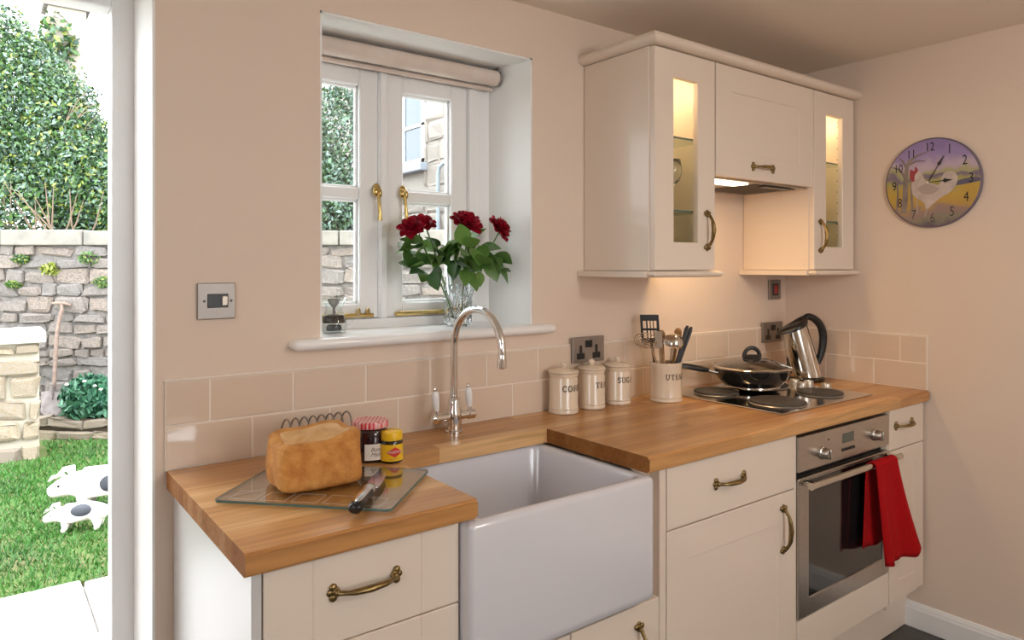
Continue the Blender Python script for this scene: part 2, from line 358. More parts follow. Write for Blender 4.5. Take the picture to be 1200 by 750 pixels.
# door frame
d = thing('door_1', None, None, (-.15, .25, 0)); d['kind'] = 'structure'
bm = nb(); box(bm, .272, .327, .233, .30, -.05, 2.084, .003); obj('jamb', bm, M_white, d)
bm = nb(); box(bm, -.62, -.565, .233, .30, -.05, 2.084, .003); obj('jamb', bm, M_white, d)
bm = nb(); box(bm, -.565, .272, .233, .30, 2.022, 2.084, .003); obj('head', bm, M_white, d)
bm = nb(); box(bm, -.62, .327, .0, .36, -.06, -.001, .004); obj('threshold', bm, M_paving, d)
bm = framed(nb(), .31, 1.13, .0, 2.0, .42, 1.02, .25, 1.88, 0, .045); bm.transform(Matrix.Translation((-.61, 0, 0)) @ Matrix.Rotation(PI/2, 4, 'Z') @ Matrix.Translation((0, 0, 0)))
M_shading_leaf = mat('dark_shading_leaf', (.10, .06, .035), .5, var=((.07, .04, .022), 12, 4), stretch=(8, 8, 1))  # dark so that the added leaf bounces little daylight
lf_ = obj('shading_leaf', bm, M_shading_leaf, d)      # open leaf added out of view to block daylight from the doorway
for i in range(5): bm = nb(); box(bm, -.64, -.625, .42+.12*i+.002, .54+.12*i-.002, .25, 1.88, .002); obj('shading_plank', bm, M_shading_leaf, lf_)

# splash-back tiles
def tiles(parent, rows, along):
    for z0, z1, cuts in rows:
        for a0, a1 in zip(cuts, cuts[1:]):
            g = .0022; bm = nb()
            if along == 'x': box(bm, a0+g, a1-g, -.009, -.001, z0+g, z1-g, .0018, 2)
            else: box(bm, XR-.009, XR-.001, a0+g, a1-g, z0+g, z1-g, .0018, 2)
            obj('ceramic_tile', bm, M_tile, parent)
top = [.346] + [.443+.2*i for i in range(12)] + [2.7, 2.863]; bot = [.346] + [.541+.2*i for i in range(12)] + [2.863]
top = sorted({round(v, 3) for v in top if v <= 2.70} | {2.863}); bot = sorted({round(v, 3) for v in bot})
tiles(wall_back, [(1.013, 1.114, top), (ZT, 1.013, bot)], 'x')
tiles(wall_right, [(1.013, 1.114, [-.588, -.492, -.296, -.096, -.01]), (ZT, 1.013, [-.588, -.392, -.192, -.01])], 'y')
bm = nb(); box(bm, .346, XR-.001, -.0078, 0, ZT, 1.113); obj('grout_bed', bm, M_grout, wall_back)
bm = nb(); box(bm, XR-.0078, XR, -.588, -.0078, ZT, 1.113); obj('grout_bed', bm, M_grout, wall_right)
bm = nb(); box(bm, .343, XR, -.0085, -.001, 1.113, 1.121, .003, 2); obj('tile_edging', bm, M_grout, wall_back)
bm = nb(); box(bm, XR-.0095, XR-.001, -.592, -.588, ZT, 1.119, .002); box(bm, XR-.0095, XR-.001, -.592, -.01, 1.113, 1.119, .002); obj('tile_edging', bm, M_grout, wall_right)

# ------------------------------------------------------------------ window_1
win = thing('window_1', None, None, (1.0, .2, 1.19)); win['kind'] = 'structure'
bm = nb(); FY0, FY1 = .19, .26
box(bm, .61, .675, FY0, FY1, 1.185, 2.04, .002); box(bm, 1.335, 1.40, FY0, FY1, 1.185, 2.04, .002)
box(bm, .675, 1.335, FY0, FY1, 1.99, 2.04, .002); box(bm, .675, 1.335, FY0, FY1, 1.185, 1.222, .002); box(bm, .978, 1.006, FY0-.004, FY1, 1.222, 1.99, .002)
obj('window_frame', bm, M_white, win)
bm = nb()   # bright beads round the rebates
for x0, x1 in ((.671, .679), (1.305, 1.338)): box(bm, x0, x1, FY0-.010, FY0+.02, 1.222, 1.99, .002)
for x0, x1 in ((.679, .982), (1.004, 1.305)): box(bm, x0, x1, FY0-.008, FY0+.02, 1.975, 1.995, .002)
box(bm, .981, 1.003, FY0-.012, FY0+.02, 1.222, 1.99, .003)
obj('stop_bead', bm, M_white, win)
for k, (x0, x1) in enumerate(((.679, .981), (1.004, 1.305))):
    s0 = .062; gy = FY0+.034
    bm = nb(); yy0, yy1 = FY0+.004, FY0+.05
    box(bm, x0, x0+s0, yy0, yy1, 1.224, 1.975, .004); box(bm, x1-s0, x1, yy0, yy1, 1.224, 1.975, .004)
    box(bm, x0+s0, x1-s0, yy0, yy1, 1.922, 1.975, .004); box(bm, x0+s0, x1-s0, yy0, yy1, 1.224, 1.268, .004); box(bm, x0+s0, x1-s0, yy0+.004, yy1, 1.58, 1.616, .004)
    sash = obj('sash', bm, M_white, win)
    for z0, z1 in ((1.268, 1.58), (1.616, 1.922)):
        bm = nb(); box(bm, x0+s0, x1-s0, gy, gy+.004, z0, z1); obj('pane', bm, M_glass, sash)
        bm = nb(); c = .007
        for q in ((x0+s0, x0+s0+c, z0, z1), (x1-s0-c, x1-s0, z0, z1), (x0+s0, x1-s0, z0, z0+c), (x0+s0, x1-s0, z1-c, z1)): box(bm, q[0], q[1], gy-.014, gy, q[2], q[3], .002)
        obj('glazing_bead', bm, M_white, sash)
    # brass catch and stay
    cx = x1-.012 if k == 0 else x0+.055
    bm = nb(); ball(bm, (cx, FY0-.006, 1.612), .012, (1, .6, 1.6)); ball(bm, (cx-.006, FY0-.014, 1.604), .010, (1, .8, 1.4)); ball(bm, (cx+.010, FY0-.008, 1.602), .009, (.8, .8, 1.6))
    tube(bm, [(cx, FY0-.018, 1.60), (cx+.001, FY0-.022, 1.57), (cx+.003, FY0-.024, 1.535), (cx+.004, FY0-.022, 1.518)], [.005, .005, .006, .007], 8)
    obj('catch', bm, M_brassb, sash, smooth=50)
    bm = nb(); sx0, sx1 = x0+.03, x1-.02
    box(bm, sx0, sx1, FY0-.008, FY0+.004, 1.226, 1.238, .003, 2); tube(bm, [(sx0, FY0-.012, 1.236), (sx1-.04, FY0-.012, 1.236)], .005, 8)
    for px in (sx1-.05, sx1-.02): lathe(bm, [(.006, 0), (.005, .014), (.003, .018), (0, .019)], 8, (px, FY0-.008, 1.236))
    obj('stay', bm, M_brassb, sash, smooth=40)
bm = nb()   # bull-nosed sill board with round horns
sec = [(-.028, 1.165)] + [(-.028-.0145*math.sin(t), 1.1795-.0145*math.cos(t)) for t in np.linspace(.1, PI-.1, 9)] + [(-.028, 1.194)]
poly = [(.652, -.0)] + [(.652-.012*math.sin(t), -.018+.018*math.cos(t)) for t in np.linspace(.2, PI-.2, 6)]
prism(bm, [(.72, .0), (1.425, .0), (1.395, .192), (.645, .192)], 1.166, 1.194)
nseg = 14
rings = []
for x, s in ((.634, .25), (.637, .6), (.644, .9), (.655, 1), (1.478, 1), (1.489, .9), (1.496, .6), (1.499, .25)):
    rings.append([bm.verts.new((x, -.001+(py+.001)*(.55+.45*s) if True else 0, 1.1795+(pz-1.1795)*s)) for py, pz in [(.0, 1.165)]+sec+[(.0, 1.194)]])
for A, B in zip(rings, rings[1:]):
    for i in range(len(A)): bm.faces.new((A[i], A[(i+1) % len(A)], B[(i+1) % len(A)], B[i]))
bm.faces.new(rings[0]); bm.faces.new(rings[-1][::-1])
obj('sill', bm, M_sillp, win, smooth=40)
bl = thing('roller_blind', 'rolled-up pale fabric roller blind across the top of the window', 'blind', (1.03, .145, 2.0))
bm = nb(); tube(bm, [(.70, .145, 2.006), (1.386, .145, 2.006)], .026, 20); obj('fabric_roll', bm, M_blind, bl, smooth=50)
bm = nb(); box(bm, .70, 1.384, .158, .172, 1.966, 1.978, .003); obj('bottom_bar', bm, M_blind, bl)
bm = nb(); tube(bm, [(1.386, .145, 2.006), (1.392, .145, 2.006)], .028, 20); box(bm, 1.386, 1.392, .13, .16, 2.006, 2.041); obj('end_bracket', bm, M_plate, bl, smooth=50)

# ------------------------------------------------------------------ worktop, built of staves
wt = thing('worktop', 'oiled beech butcher-block worktop running along the wall around the sink', 'worktop', (1.6, -.3, .872))
X0, X1, CUT0, CUT1, CUTY, YF = .349, 2.866, .805, 1.313, -.208, -.598
rows = list(np.linspace(-.0095, CUTY, 6)) + list(np.linspace(CUTY, YF, 11))[1:]
def stave(x0, x1, y0, y1, front=False, endl=False):
    bm = nb(); box(bm, x0, x1, y0, y1, .872, ZT)
    es = []
    for e in bm.edges:
        m_ = (e.verts[0].co + e.verts[1].co)/2
        if front and abs(m_.y-y0) < 1e-5 and abs(m_.z-.892) > .01: es.append(e)
    if es: bmesh.ops.bevel(bm, geom=es, offset=.006, segments=3, affect='EDGES')
    o = obj('stave', bm, M_wood, wt)
    return o
for j, (yb, yf) in enumerate(zip(rows, rows[1:])):
    runs = [(X0, X1)] if yf > CUTY-.001 else [(X0, CUT0), (CUT1, X1)]
    for a0, a1 in runs:
        x = a0; first = True
        while x < a1-.001:
            l = random.uniform(.45, 1.1) if not first else random.uniform(.2, .9); first = False
            e = x+l
            if a1-e < .12: e = a1
            stave(x, min(e, a1), yf, yb, j == len(rows)-2); x = e

# ------------------------------------------------------------------ handles and cabinet fronts
def handle(parent, c, axis='x', L=.118, name='handle'):
    """bowed antique handle with lobed rosettes, standing off a front that faces -y; c = centre on the front"""
    bm = nb(); h = L/2
    for s in (-1, 1):
        ball(bm, (s*h, -.003, 0), .0095, (1, .5, 1.0)); ball(bm, (s*(h+.004), -.003, .009), .0075, (1, .6, 1)); ball(bm, (s*(h+.004), -.003, -.009), .0075, (1, .6, 1)); ball(bm, (s*(h+.010), -.002, 0), .006, (1, .5, 1))
        ball(bm, (s*(h-.002), -.008, .0), .0065)
    tube(bm, [(-h, -.004, 0), (-h+.006, -.013, 0), (-h+.018, -.021, 0), (-h+.030, -.025, 0), (0, -.028, 0), (h-.030, -.025, 0), (h-.018, -.021, 0), (h-.006, -.013, 0), (h, -.004, 0)], [.005, .0055, .0050, .0070, .0082, .0070, .0050, .0055, .005], 10, flat=.8)
    R = Matrix.Rotation(PI/2, 4, 'Y') if axis == 'z' else Matrix.Identity(4)
    bm.transform(Matrix.Translation(c) @ R)
    return obj(name, bm, M_brass, parent, smooth=50)
def slab(bm, x0, x1, z0, z1, y0, y1): box(bm, x0, x1, y0, y1, z0, z1, .0018, 2)
def drawer_front(parent, x0, x1, z0, z1, yf, stile=None, hx=None, hz=None):
    bm = nb()
    if stile:
        box(bm, x0, x0+stile, yf, yf+.02, z0, z1, .0015); box(bm, x0+stile, x1-stile, yf, yf+.02, z0, z1, .0015); box(bm, x1-stile, x1, yf, yf+.02, z0, z1, .0015)
    else: slab(bm, x0, x1, z0, z1, yf, yf+.02)
    dr = obj('drawer', bm, M_cab, parent)
    handle(dr, (hx if hx else (x0+x1)/2, yf, hz if hz else (z0+z1)/2)); return dr
def shaker_door(parent, x0, x1, z0, z1, yf, st=.088, rec=.003, hpos=None, axis='z', name='door', pane=False, tr=None, br=None, L=.118):
    tr = tr or st; br = br or st; y1 = yf+.02
    dr = obj(name, framed(nb(), x0, x1, z0, z1, x0+st, x1-st, z0+br, z1-tr, yf, y1), M_cab, parent)
    bm = nb()
    if pane: box(bm, x0+st-.002, x1-st+.002, yf+.008, yf+.012, z0+br-.002, z1-tr+.002); obj('glass_pane', bm, M_cabglass, dr)
    else: box(bm, x0+st-.001, x1-st+.001, yf+rec, y1-.002, z0+br-.001, z1-tr+.001); obj('panel', bm, M_cab, dr)
    if hpos: handle(dr, hpos, axis, L)
    return dr
def carcass(parent, x0, x1, y0, y1, z0, z1, t=.016, bottom=True, topp=True, m=None, back=True, name='carcass'):
    bm = nb(); box(bm, x0, x0+t, y0, y1, z0, z1, .0008); box(bm, x1-t, x1, y0, y1, z0, z1, .0008)
    if bottom: box(bm, x0+t, x1-t, y0, y1, z0, z0+t)
    if topp: box(bm, x0+t, x1-t, y0, y1, z1-t, z1)
    if back: box(bm, x0+t, x1-t, y1-.006, y1, z0+t, z1-t)
    return obj(name, bm, m or M_cab, parent)
YD = -.577    # face of the base-unit fronts
ZB = .175     # underside of fronts
# left drawer unit
c1 = thing('drawer_unit', 'cream base unit with drawers, at the left end under the bread', 'cabinet', (.57, -.3, 0))
carcass(c1, .383, .774, -.555, -.02, .15, .871)
bm = nb(); box(bm, .365, .382, YD, -.001, 0, .871, .001); obj('end_panel', bm, M_cabside, c1)
drawer_front(c1, .385, .773, .708, .866, YD, .086, .5695, .800)
drawer_front(c1, .385, .773, .545, .705, YD, .086, .66, .630)
drawer_front(c1, .385, .773, ZB, .542, YD, .086, .5695, .40)
# sink unit
c2 = thing('sink_unit', 'cream base unit under the white sink', 'cabinet', (1.07, -.3, 0))
carcass(c2, .776, 1.372, -.555, -.02, .15, .556, topp=False)
shaker_door(c2, .777, 1.073, ZB, .548, YD, hpos=(1.03, YD, .44))
shaker_door(c2, 1.076, 1.371, ZB, .548, YD, hpos=(1.296, YD, .435))
bm = nb(); box(bm, 1.320, 1.372, -.545, -.53, .556, .871); obj('filler_panel', bm, M_cab, c2)
# drawer + door unit
c3 = thing('door_unit', 'cream base unit with one wide drawer over a door, left of the oven', 'cabinet', (1.69, -.3, 0))
carcass(c3, 1.399, 1.985, -.555, -.02, .15, .871)
bm = nb(); box(bm, 1.373, 1.398, YD, -.02, .0, .871, .0015); obj('end_panel', bm, M_cab, c3)
drawer_front(c3, 1.401, 1.984, .706, .866, YD, None, 1.661, .79)
shaker_door(c3, 1.401, 1.984, ZB, .702, YD, hpos=(1.922, YD, .595))
# oven housing
c4 = thing('oven_housing', 'cream housing unit around the built-in oven with a panel below it', 'cabinet', (2.29, -.3, 0))
bm = nb(); box(bm, 1.986, 2.000, YD+.004, -.02, .15, .871, .0008); box(bm, 2.586, 2.592, YD+.006, -.02, .15, .871, .0008); box(bm, 2.0, 2.586, -.55, -.02, .15, .17); obj('carcass', bm, M_cab, c4)
bm = nb(); slab(bm, 2.001, 2.585, ZB, .292, YD, YD+.02); obj('lower_panel', bm, M_cab, c4)
# narrow unit
c5 = thing('narrow_unit', 'narrow cream base unit with small drawer and door beside the right wall', 'cabinet', (2.73, -.3, 0))
carcass(c5, 2.593, 2.862, -.555, -.02, .15, .871)
drawer_front(c5, 2.594, 2.862, .722, .866, YD, None, 2.70, .806)
shaker_door(c5, 2.594, 2.862, ZB, .718, YD, .07, hpos=None)
pl = thing('plinth', 'cream plinth board along the foot of the base units', 'plinth', (1.6, -.52, 0))
for x0, x1 in ((.384, 1.372), (1.399, 2.87)):
    bm = nb(); box(bm, x0, x1, -.515, -.50, .003, .149, .001); obj('plinth_board', bm, M_cab, pl)

# ------------------------------------------------------------------ belfast sink
bm = nb()
sx0, sx1, sy0, sy1, sz0, sz1, wl = .778, 1.318, -.612, -.165, .572, .868, .032
def rrect(x0, x1, y0, y1, r, z, n=4):
    out = []
    for cx, cy, a0 in ((x1-r, y1-r, 0), (x0+r, y1-r, 90), (x0+r, y0+r, 180), (x1-r, y0+r, 270)):
        for i in range(n+1):
            a = math.radians(a0+90*i/n); out.append((cx+r*math.cos(a), cy+r*math.sin(a), z))
    return out
def loft(bm, loops, cap0=True, cap1=True):
    R = [[bm.verts.new(p) for p in l] for l in loops]; n = len(R[0])
    for A, B in zip(R, R[1:]):
        for k in range(n): bm.faces.new((A[k], A[(k+1) % n], B[(k+1) % n], B[k]))
    if cap0: bm.faces.new(R[0][::-1])
    if cap1: bm.faces.new(R[-1])
    return bm
loft(bm, [rrect(sx0+.006, sx1-.006, sy0+.006, sy1-.006, .012, sz0), rrect(sx0+.001, sx1-.001, sy0+.001, sy1-.001, .014, sz0+.005), rrect(sx0, sx1, sy0, sy1, .014, sz0+.02),
          rrect(sx0, sx1, sy0, sy1, .014, sz1-.012), rrect(sx0+.002, sx1-.002, sy0+.002, sy1-.002, .013, sz1-.004), rrect(sx0+.008, sx1-.008, sy0+.008, sy1-.008, .012, sz1),
          rrect(sx0+wl-.008, sx1-wl+.008, sy0+wl-.008, sy1-wl+.008, .022, sz1), rrect(sx0+wl-.002, sx1-wl+.002, sy0+wl-.002, sy1-wl+.002, .026, sz1-.004), rrect(sx0+wl, sx1-wl, sy0+wl, sy1-wl, .03, sz1-.014),
          rrect(sx0+wl+.008, sx1-wl-.008, sy0+wl+.008, sy1-wl-.008, .04, sz0+.06), rrect(sx0+wl+.02, sx1-wl-.02, sy0+wl+.02, sy1-wl-.02, .04, sz0+.04), rrect(sx0+wl+.04, sx1-wl-.04, sy0+wl+.04, sy1-wl-.04, .03, sz0+.036)])
sk = thing('belfast_sink', 'deep white ceramic butler sink with exposed front, set into the worktop', 'sink', (1.05, -.39, sz0))
obj('basin', bm, M_sink, sk, smooth=50)
bm = nb(); lathe(bm, [(.0, .0), (.03, .0), (.042, .002), (.045, .0045), (.043, .006), (.03, .004), (0, .002)], 24, (1.05, -.37, sz0+.0355)); obj('drain', bm, M_chrome, sk, smooth=40)

# tap
tp = thing('mixer_tap', 'chrome swan-neck mixer tap with two white levers behind the sink', 'tap', (1.075, -.085, ZT))
tx, ty = 1.075, -.085
bm = nb(); lathe(bm, [(.026, 0), (.026, .006), (.022, .010), (.0215, .03), (.0225, .045), (.021, .06), (.018, .072), (.0175, .085), (.016, .094), (.0125, .098), (.0125, .105)], 28, (tx, ty, ZT)); obj('body', bm, M_chrome, tp, smooth=40)
bm = nb(); R_ = .107; ex, ey = .010, -.2145
pts = [(tx, ty, ZT+.10), (tx, ty, 1.05), (tx, ty, 1.157)] + [(tx+ex*(1-math.cos(t))/2, ty+ey*(1-math.cos(t))/2, 1.157+R_*math.sin(t)) for t in np.linspace(.12, PI+.10, 22)]
tube(bm, pts, .0105, 16); e = Vector(pts[-1]); dd = (e-Vector(pts[-2])).normalized()
tube(bm, [e-dd*.004, e+dd*.012, e+dd*.03, e+dd*.032], [.0108, .0125, .0125, .0095], 16); obj('spout', bm, M_chrome, tp, smooth=50)
for s in (-1, 1):
    bm = nb(); tube(bm, [(tx+s*.012, ty, .958), (tx+s*.045, ty, .958), (tx+s*.047, ty, .958), (tx+s*.066, ty, .958), (tx+s*.071, ty, .958)], [.012, .012, .0145, .0145, .010], 18)
    arm = obj('valve_arm', bm, M_chrome, tp, smooth=40)
    lx = tx+s*.055
    bm = nb(); tilt = Matrix.Translation((lx, ty, .968)) @ Matrix.Rotation(math.radians(-6), 4, 'Y')
    lathe(bm, [(.005, 0), (.005, .012)], 12, M=tilt); lathe(bm, [(.004, .066), (.006, .069), (.0055, .074), (.003, .078), (0, .079)], 12, M=tilt); obj('lever_tip', bm, M_chrome, arm, smooth=40)
    bm = nb(); lathe(bm, [(.0065, .012), (.0085, .02), (.0105, .04), (.0105, .055), (.008, .066), (.004, .067)], 16, M=tilt); obj('lever', bm, M_lever, arm, smooth=50)

# ------------------------------------------------------------------ oven
ov = thing('built_in_oven', 'built-in stainless steel electric oven under the hob', 'oven', (2.29, -.3, .295))
bm = nb(); box(bm, 2.003, 2.584, -.55, -.06, .296, .868); obj('oven_body', bm, M_black, ov)
bm = nb(); box(bm, 2.003, 2.584, -.580, -.552, .748, .856, .002, 2); cp = obj('control_panel', bm, M_steel, ov)
for kx, kz in ((2.137, .790), (2.478, .798)):
    bm = nb(); RX = Matrix.Translation((kx, -.580, kz)) @ Matrix.Rotation(PI/2, 4, 'X')
    lathe(bm, [(.021, 0), (.021, .004), (.0175, .007), (.0165, .024), (.014, .027), (0, .027)], 24, M=RX); box(bm, kx-.003, kx+.003, -.611, -.60, kz-.016, kz+.016, .001); obj('knob', bm, M_steel, cp, smooth=40)
bm = nb(); box(bm, 2.262, 2.335, -.5815, -.579, .800, .832, .001); obj('display', bm, M_screen, cp)
for i in range(6):
    bm = nb(); RX = Matrix.Translation((2.262+i*.0145, -.580, .779)) @ Matrix.Rotation(PI/2, 4, 'X'); lathe(bm, [(.0055, 0), (.005, .003), (0, .0035)], 10, M=RX); obj('button', bm, M_black, cp, smooth=40)
bm = nb(); RX = Matrix.Translation((2.175, -.580, .826)) @ Matrix.Rotation(PI/2, 4, 'X'); lathe(bm, [(.0035, 0), (.003, .002), (0, .002)], 10, M=RX); obj('indicator', bm, M_black, cp)
def frame_rect(bm, x0, x1, z0, z1, y0, y1, l, r, t, b, bev=.002):
    box(bm, x0, x0+l, y0, y1, z0, z1, bev); box(bm, x1-r, x1, y0, y1, z0, z1, bev); box(bm, x0+l, x1-r, y0, y1, z1-t, z1, bev); box(bm, x0+l, x1-r, y0, y1, z0, z0+b, bev)
bm = nb(); frame_rect(bm, 2.003, 2.584, .298, .728, -.580, -.553, .058, .046, .012, .056); od = obj('oven_door', bm, M_steel, ov)
bm = nb(); box(bm, 2.060, 2.539, -.577, -.565, .353, .717); obj('door_glass', bm, M_darkg, od)
bm = nb(); hz, hy = .716, -.620
tube(bm, [(2.003, hy, hz), (2.585, hy, hz)], .0105, 14); obj('door_handle', bm, M_steelp, od, smooth=50)
bm = nb()
for hx in (2.03, 2.558): box(bm, hx-.012, hx+.012, hy, -.579, hz-.007, hz+.007, .003)
obj('handle_bracket', bm, M_steelp, od)

# towel folded over the oven handle
def towel():
    bm = nb(); n, segs = 24, 16; rows_ = []
    # profile down the back, over the bar, down the front
    prof = [('b', t) for t in np.linspace(1, 0, segs)] + [('t', t) for t in np.linspace(0, 1, 9)][1:-1] + [('f', t) for t in np.linspace(0, 1, segs+4)]
    for kind, t in prof:
        row = []
        for i in range(n+1):
            u = i/n
            if kind == 'b':
                x = 2.372-.022*t + u*(.150+.01*t); z = hz - t*.275 - .006*u; y = hy+.017+.004*math.sin(u*9)*t
                y = min(y, -.589)
            elif kind == 't':
                ang = PI*t; x = 2.372+.150*u; z = hz+.013*math.sin(ang); y = hy+.016*math.cos(ang)
            else:
                x = 2.372+.03*t + u*(.150+.062*t**1.6); z = hz - t*(.33+.012*u-.03*(u > .9)*(u-.9)*10)
                y = hy-.016-.010*t - .014*t*math.sin(u*7.5+.4) - .006*t*math.sin(u*15) - .010*t*u
            row.append(bm.verts.new((x, y, z)))
        rows_.append(row)
    for A, B in zip(rows_, rows_[1:]):
        for i in range(n): bm.faces.new((A[i], A[i+1], B[i+1], B[i]))
    return bm
o = obj('tea_towel', towel(), M_red, smooth=180); md = o.modifiers.new('thick', 'SOLIDIFY'); md.thickness = .003; md.offset = 0
tag(o, 'red cotton tea towel hanging over the oven handle', 'towel')

# ------------------------------------------------------------------ hob, pan, lid, kettle
hb = thing('electric_hob', 'stainless steel electric hob with four black solid plates', 'hob', (2.31, -.29, ZT))
bm = nb(); box(bm, 2.020, 2.598, -.517, -.035, ZT+.0002, ZT+.005, .003, 2); obj('steel_top', bm, M_steelp, hb)
PL = [(2.175, -.400, .092), (2.165, -.155, .078), (2.455, -.395, .078), (2.440, -.170, .092)]
for x, y, r in PL:
    bm = nb(); lathe(bm, [(r+.006, .0048), (r+.004, .0065), (r+.0005, .007)], 40, (x, y, ZT), cap0=False, cap1=False); obj('plate_rim', bm, M_steel, hb, smooth=50)
    bm = nb(); lathe(bm, [(r, .005), (r, .0125), (r-.004, .014), (r*.35, .0138), (r*.3, .0125), (0, .0125)], 40, (x, y, ZT)); obj('hotplate', bm, M_blackm, hb, smooth=30)
for x, y in ((2.568, -.225), (2.520, -.285), (2.576, -.280), (2.574, -.352)):
    bm = nb(); lathe(bm, [(.0205, .004), (.0205, .009), (.0185, .011), (.0180, .023), (.0165, .025), (0, .025)], 20, (x, y, ZT)); obj('knob', bm, M_knob, hb, smooth=40)
zp = ZT+.014
PX, PY = 2.33, -.195
fp = thing('saute_pan', 'deep black frying pan standing on the hob, handle towards the utensil jar', 'pan', (PX, PY, zp))
bm = nb(); lathe(bm, [(.092, 0), (.098, .002), (.100, .010), (.108, .016), (.127, .036), (.137, .060), (.140, .074), (.142, .074), (.142, .071), (.138, .071), (.133, .06), (.123, .038), (.10, .018), (0, .014)], 48, (PX, PY, zp)); obj('pan_body', bm, M_pan, fp, smooth=40)
bm = nb(); lathe(bm, [(.0925, .0005), (.1005, .003), (.1015, .008), (.1005, .010)], 48, (PX, PY, zp), cap0=False, cap1=False); obj('base_disc', bm, M_steelp, fp, smooth=50)
dv = Vector((-.83, .50, 0)).normalized(); hp = Vector((PX, PY, zp))
pts = [hp+dv*q+Vector((0, 0, h)) for q, h in ((.150, .061), (.17, .066), (.20, .072), (.25, .081), (.30, .086), (.325, .087))]
bm = nb(); tube(bm, pts[1:], [.011, .0145, .0150, .0165, .013], 12, flat=.75); obj('pan_handle', bm, M_black, fp, smooth=50)
bm = nb(); tube(bm, [hp+dv*.134+Vector((0, 0, .058)), pts[0], pts[1]+dv*.004], [.012, .0115, .0115], 10, flat=.7); obj('handle_ferrule', bm, M_steelp, fp, smooth=50)
ld = thing('pan_lid', 'domed glass lid with black loop knob on the frying pan', 'lid', (PX, PY, zp+.072))
bm = nb(); lathe(bm, [(.139, .0055), (.13, .012), (.10, .024), (.06, .034), (.018, .039), (0, .039)], 48, (PX, PY, zp+.072), cap0=False); lathe(bm, [(.139, .003), (.13, .009), (.10, .021), (.06, .031), (.018, .036), (0, .036)], 48, (PX, PY, zp+.072), cap0=False); obj('glass_dome', bm, glass('smoked_lid_glass', (.80, .78, .75), .03, 2.2), ld, smooth=180)
bm = nb(); lathe(bm, [(.134, .004), (.1425, .0025), (.1435, .005), (.1415, .008), (.135, .0105)], 48, (PX, PY, zp+.072), cap0=False, cap1=False); obj('steel_rim', bm, M_steelp, ld, smooth=50)
bm = nb(); lathe(bm, [(.034, 0), (.035, .006), (.028, .012), (0, .014)], 20, (PX, PY, zp+.109)); dr = Vector((.7965, -.6046, 0))
tube(bm, [Vector((PX, PY, zp+.112))+dr*(-.030*math.cos(t))+Vector((0, 0, .036*math.sin(t))) for t in np.linspace(0, PI, 14)], .0075, 8); obj('knob', bm, M_black, ld, smooth=50)

kx, ky = 2.715, -.185
kt = thing('electric_kettle', 'polished steel jug kettle with black lid and handle in the corner', 'kettle', (kx, ky, ZT), math.radians(-30))
bm = nb(); lathe(bm, [(.072, 0), (.074, .004), (.074, .014), (.068, .018), (0, .018)], 32, M=Matrix.Diagonal((1, 1, 1, 1))); obj('base', bm, M_black, kt, local=True, smooth=40)
bm = nb(); loops = []
for t in np.linspace(0, 1, 13):
    z = .02+.195*t; r = .066-.018*t; ox = -.046*t
    zz = lambda c, s: z + (.022*t*c)
    loops.append([(ox+r*math.cos(a), r*.95*math.sin(a), zz(math.cos(a), 0)) for a in np.linspace(0, 2*PI, 33)[:-1]])
loft(bm, loops); obj('steel_jug', bm, M_steelp, kt, local=True, smooth=60)
bm = nb(); loops = []
for z, r, ox, sp in ((.214, .0495, -.046, 0), (.224, .051, -.046, .2), (.234, .047, -.044, .5), (.246, .034, -.030, .8), (.254, .018, -.014, 1), (.257, .004, -.006, 1)):
    lp = []
    for a in np.linspace(0, 2*PI, 33)[:-1]:
        c, s = math.cos(a), math.sin(a); beak = max(0, -c)**6*.030*max(0, 1-sp*1.0)
        lp.append((ox+(r+beak)*c, r*.95*s, z+.022*c*(1 if r > .03 else .6)-beak*.2))
    loops.append(lp)
loft(bm, loops); obj('lid', bm, M_black, kt, local=True, smooth=60)
bm = nb(); hp_ = [(-.006, 0, .252), (.012, 0, .262), (.040, 0, .252), (.066, 0, .225), (.078, 0, .185), (.076, 0, .14), (.066, 0, .10), (.052, 0, .07)]
sp = []
for i in range(len(hp_)-1):
    p0, p1, p2, p3 = [Vector(hp_[max(0, min(len(hp_)-1, i+q))]) for q in (-1, 0, 1, 2)]
    for q in range(4):
        t = q/4; sp.append(.5*((2*p1)+(-p0+p2)*t+(2*p0-5*p1+4*p2-p3)*t*t+(-p0+3*p1-3*p2+p3)*t**3))
sp.append(Vector(hp_[-1])); tube(bm, sp, [.012 + .004*math.sin(PI*i/(len(sp)-1)) for i in range(len(sp))], 12, flat=1.0); 
obj('handle', bm, M_black, kt, local=True, smooth=60)
bm = nb(); 
for z0 in (.03,): box(bm, -.071, -.064, -.012, .012, .035, .14, .003, M=Matrix.Translation((0, 0, 0)) @ Matrix.Rotation(math.radians(-4), 4, 'Y'))
obj('water_gauge', bm, M_black, kt, local=True)

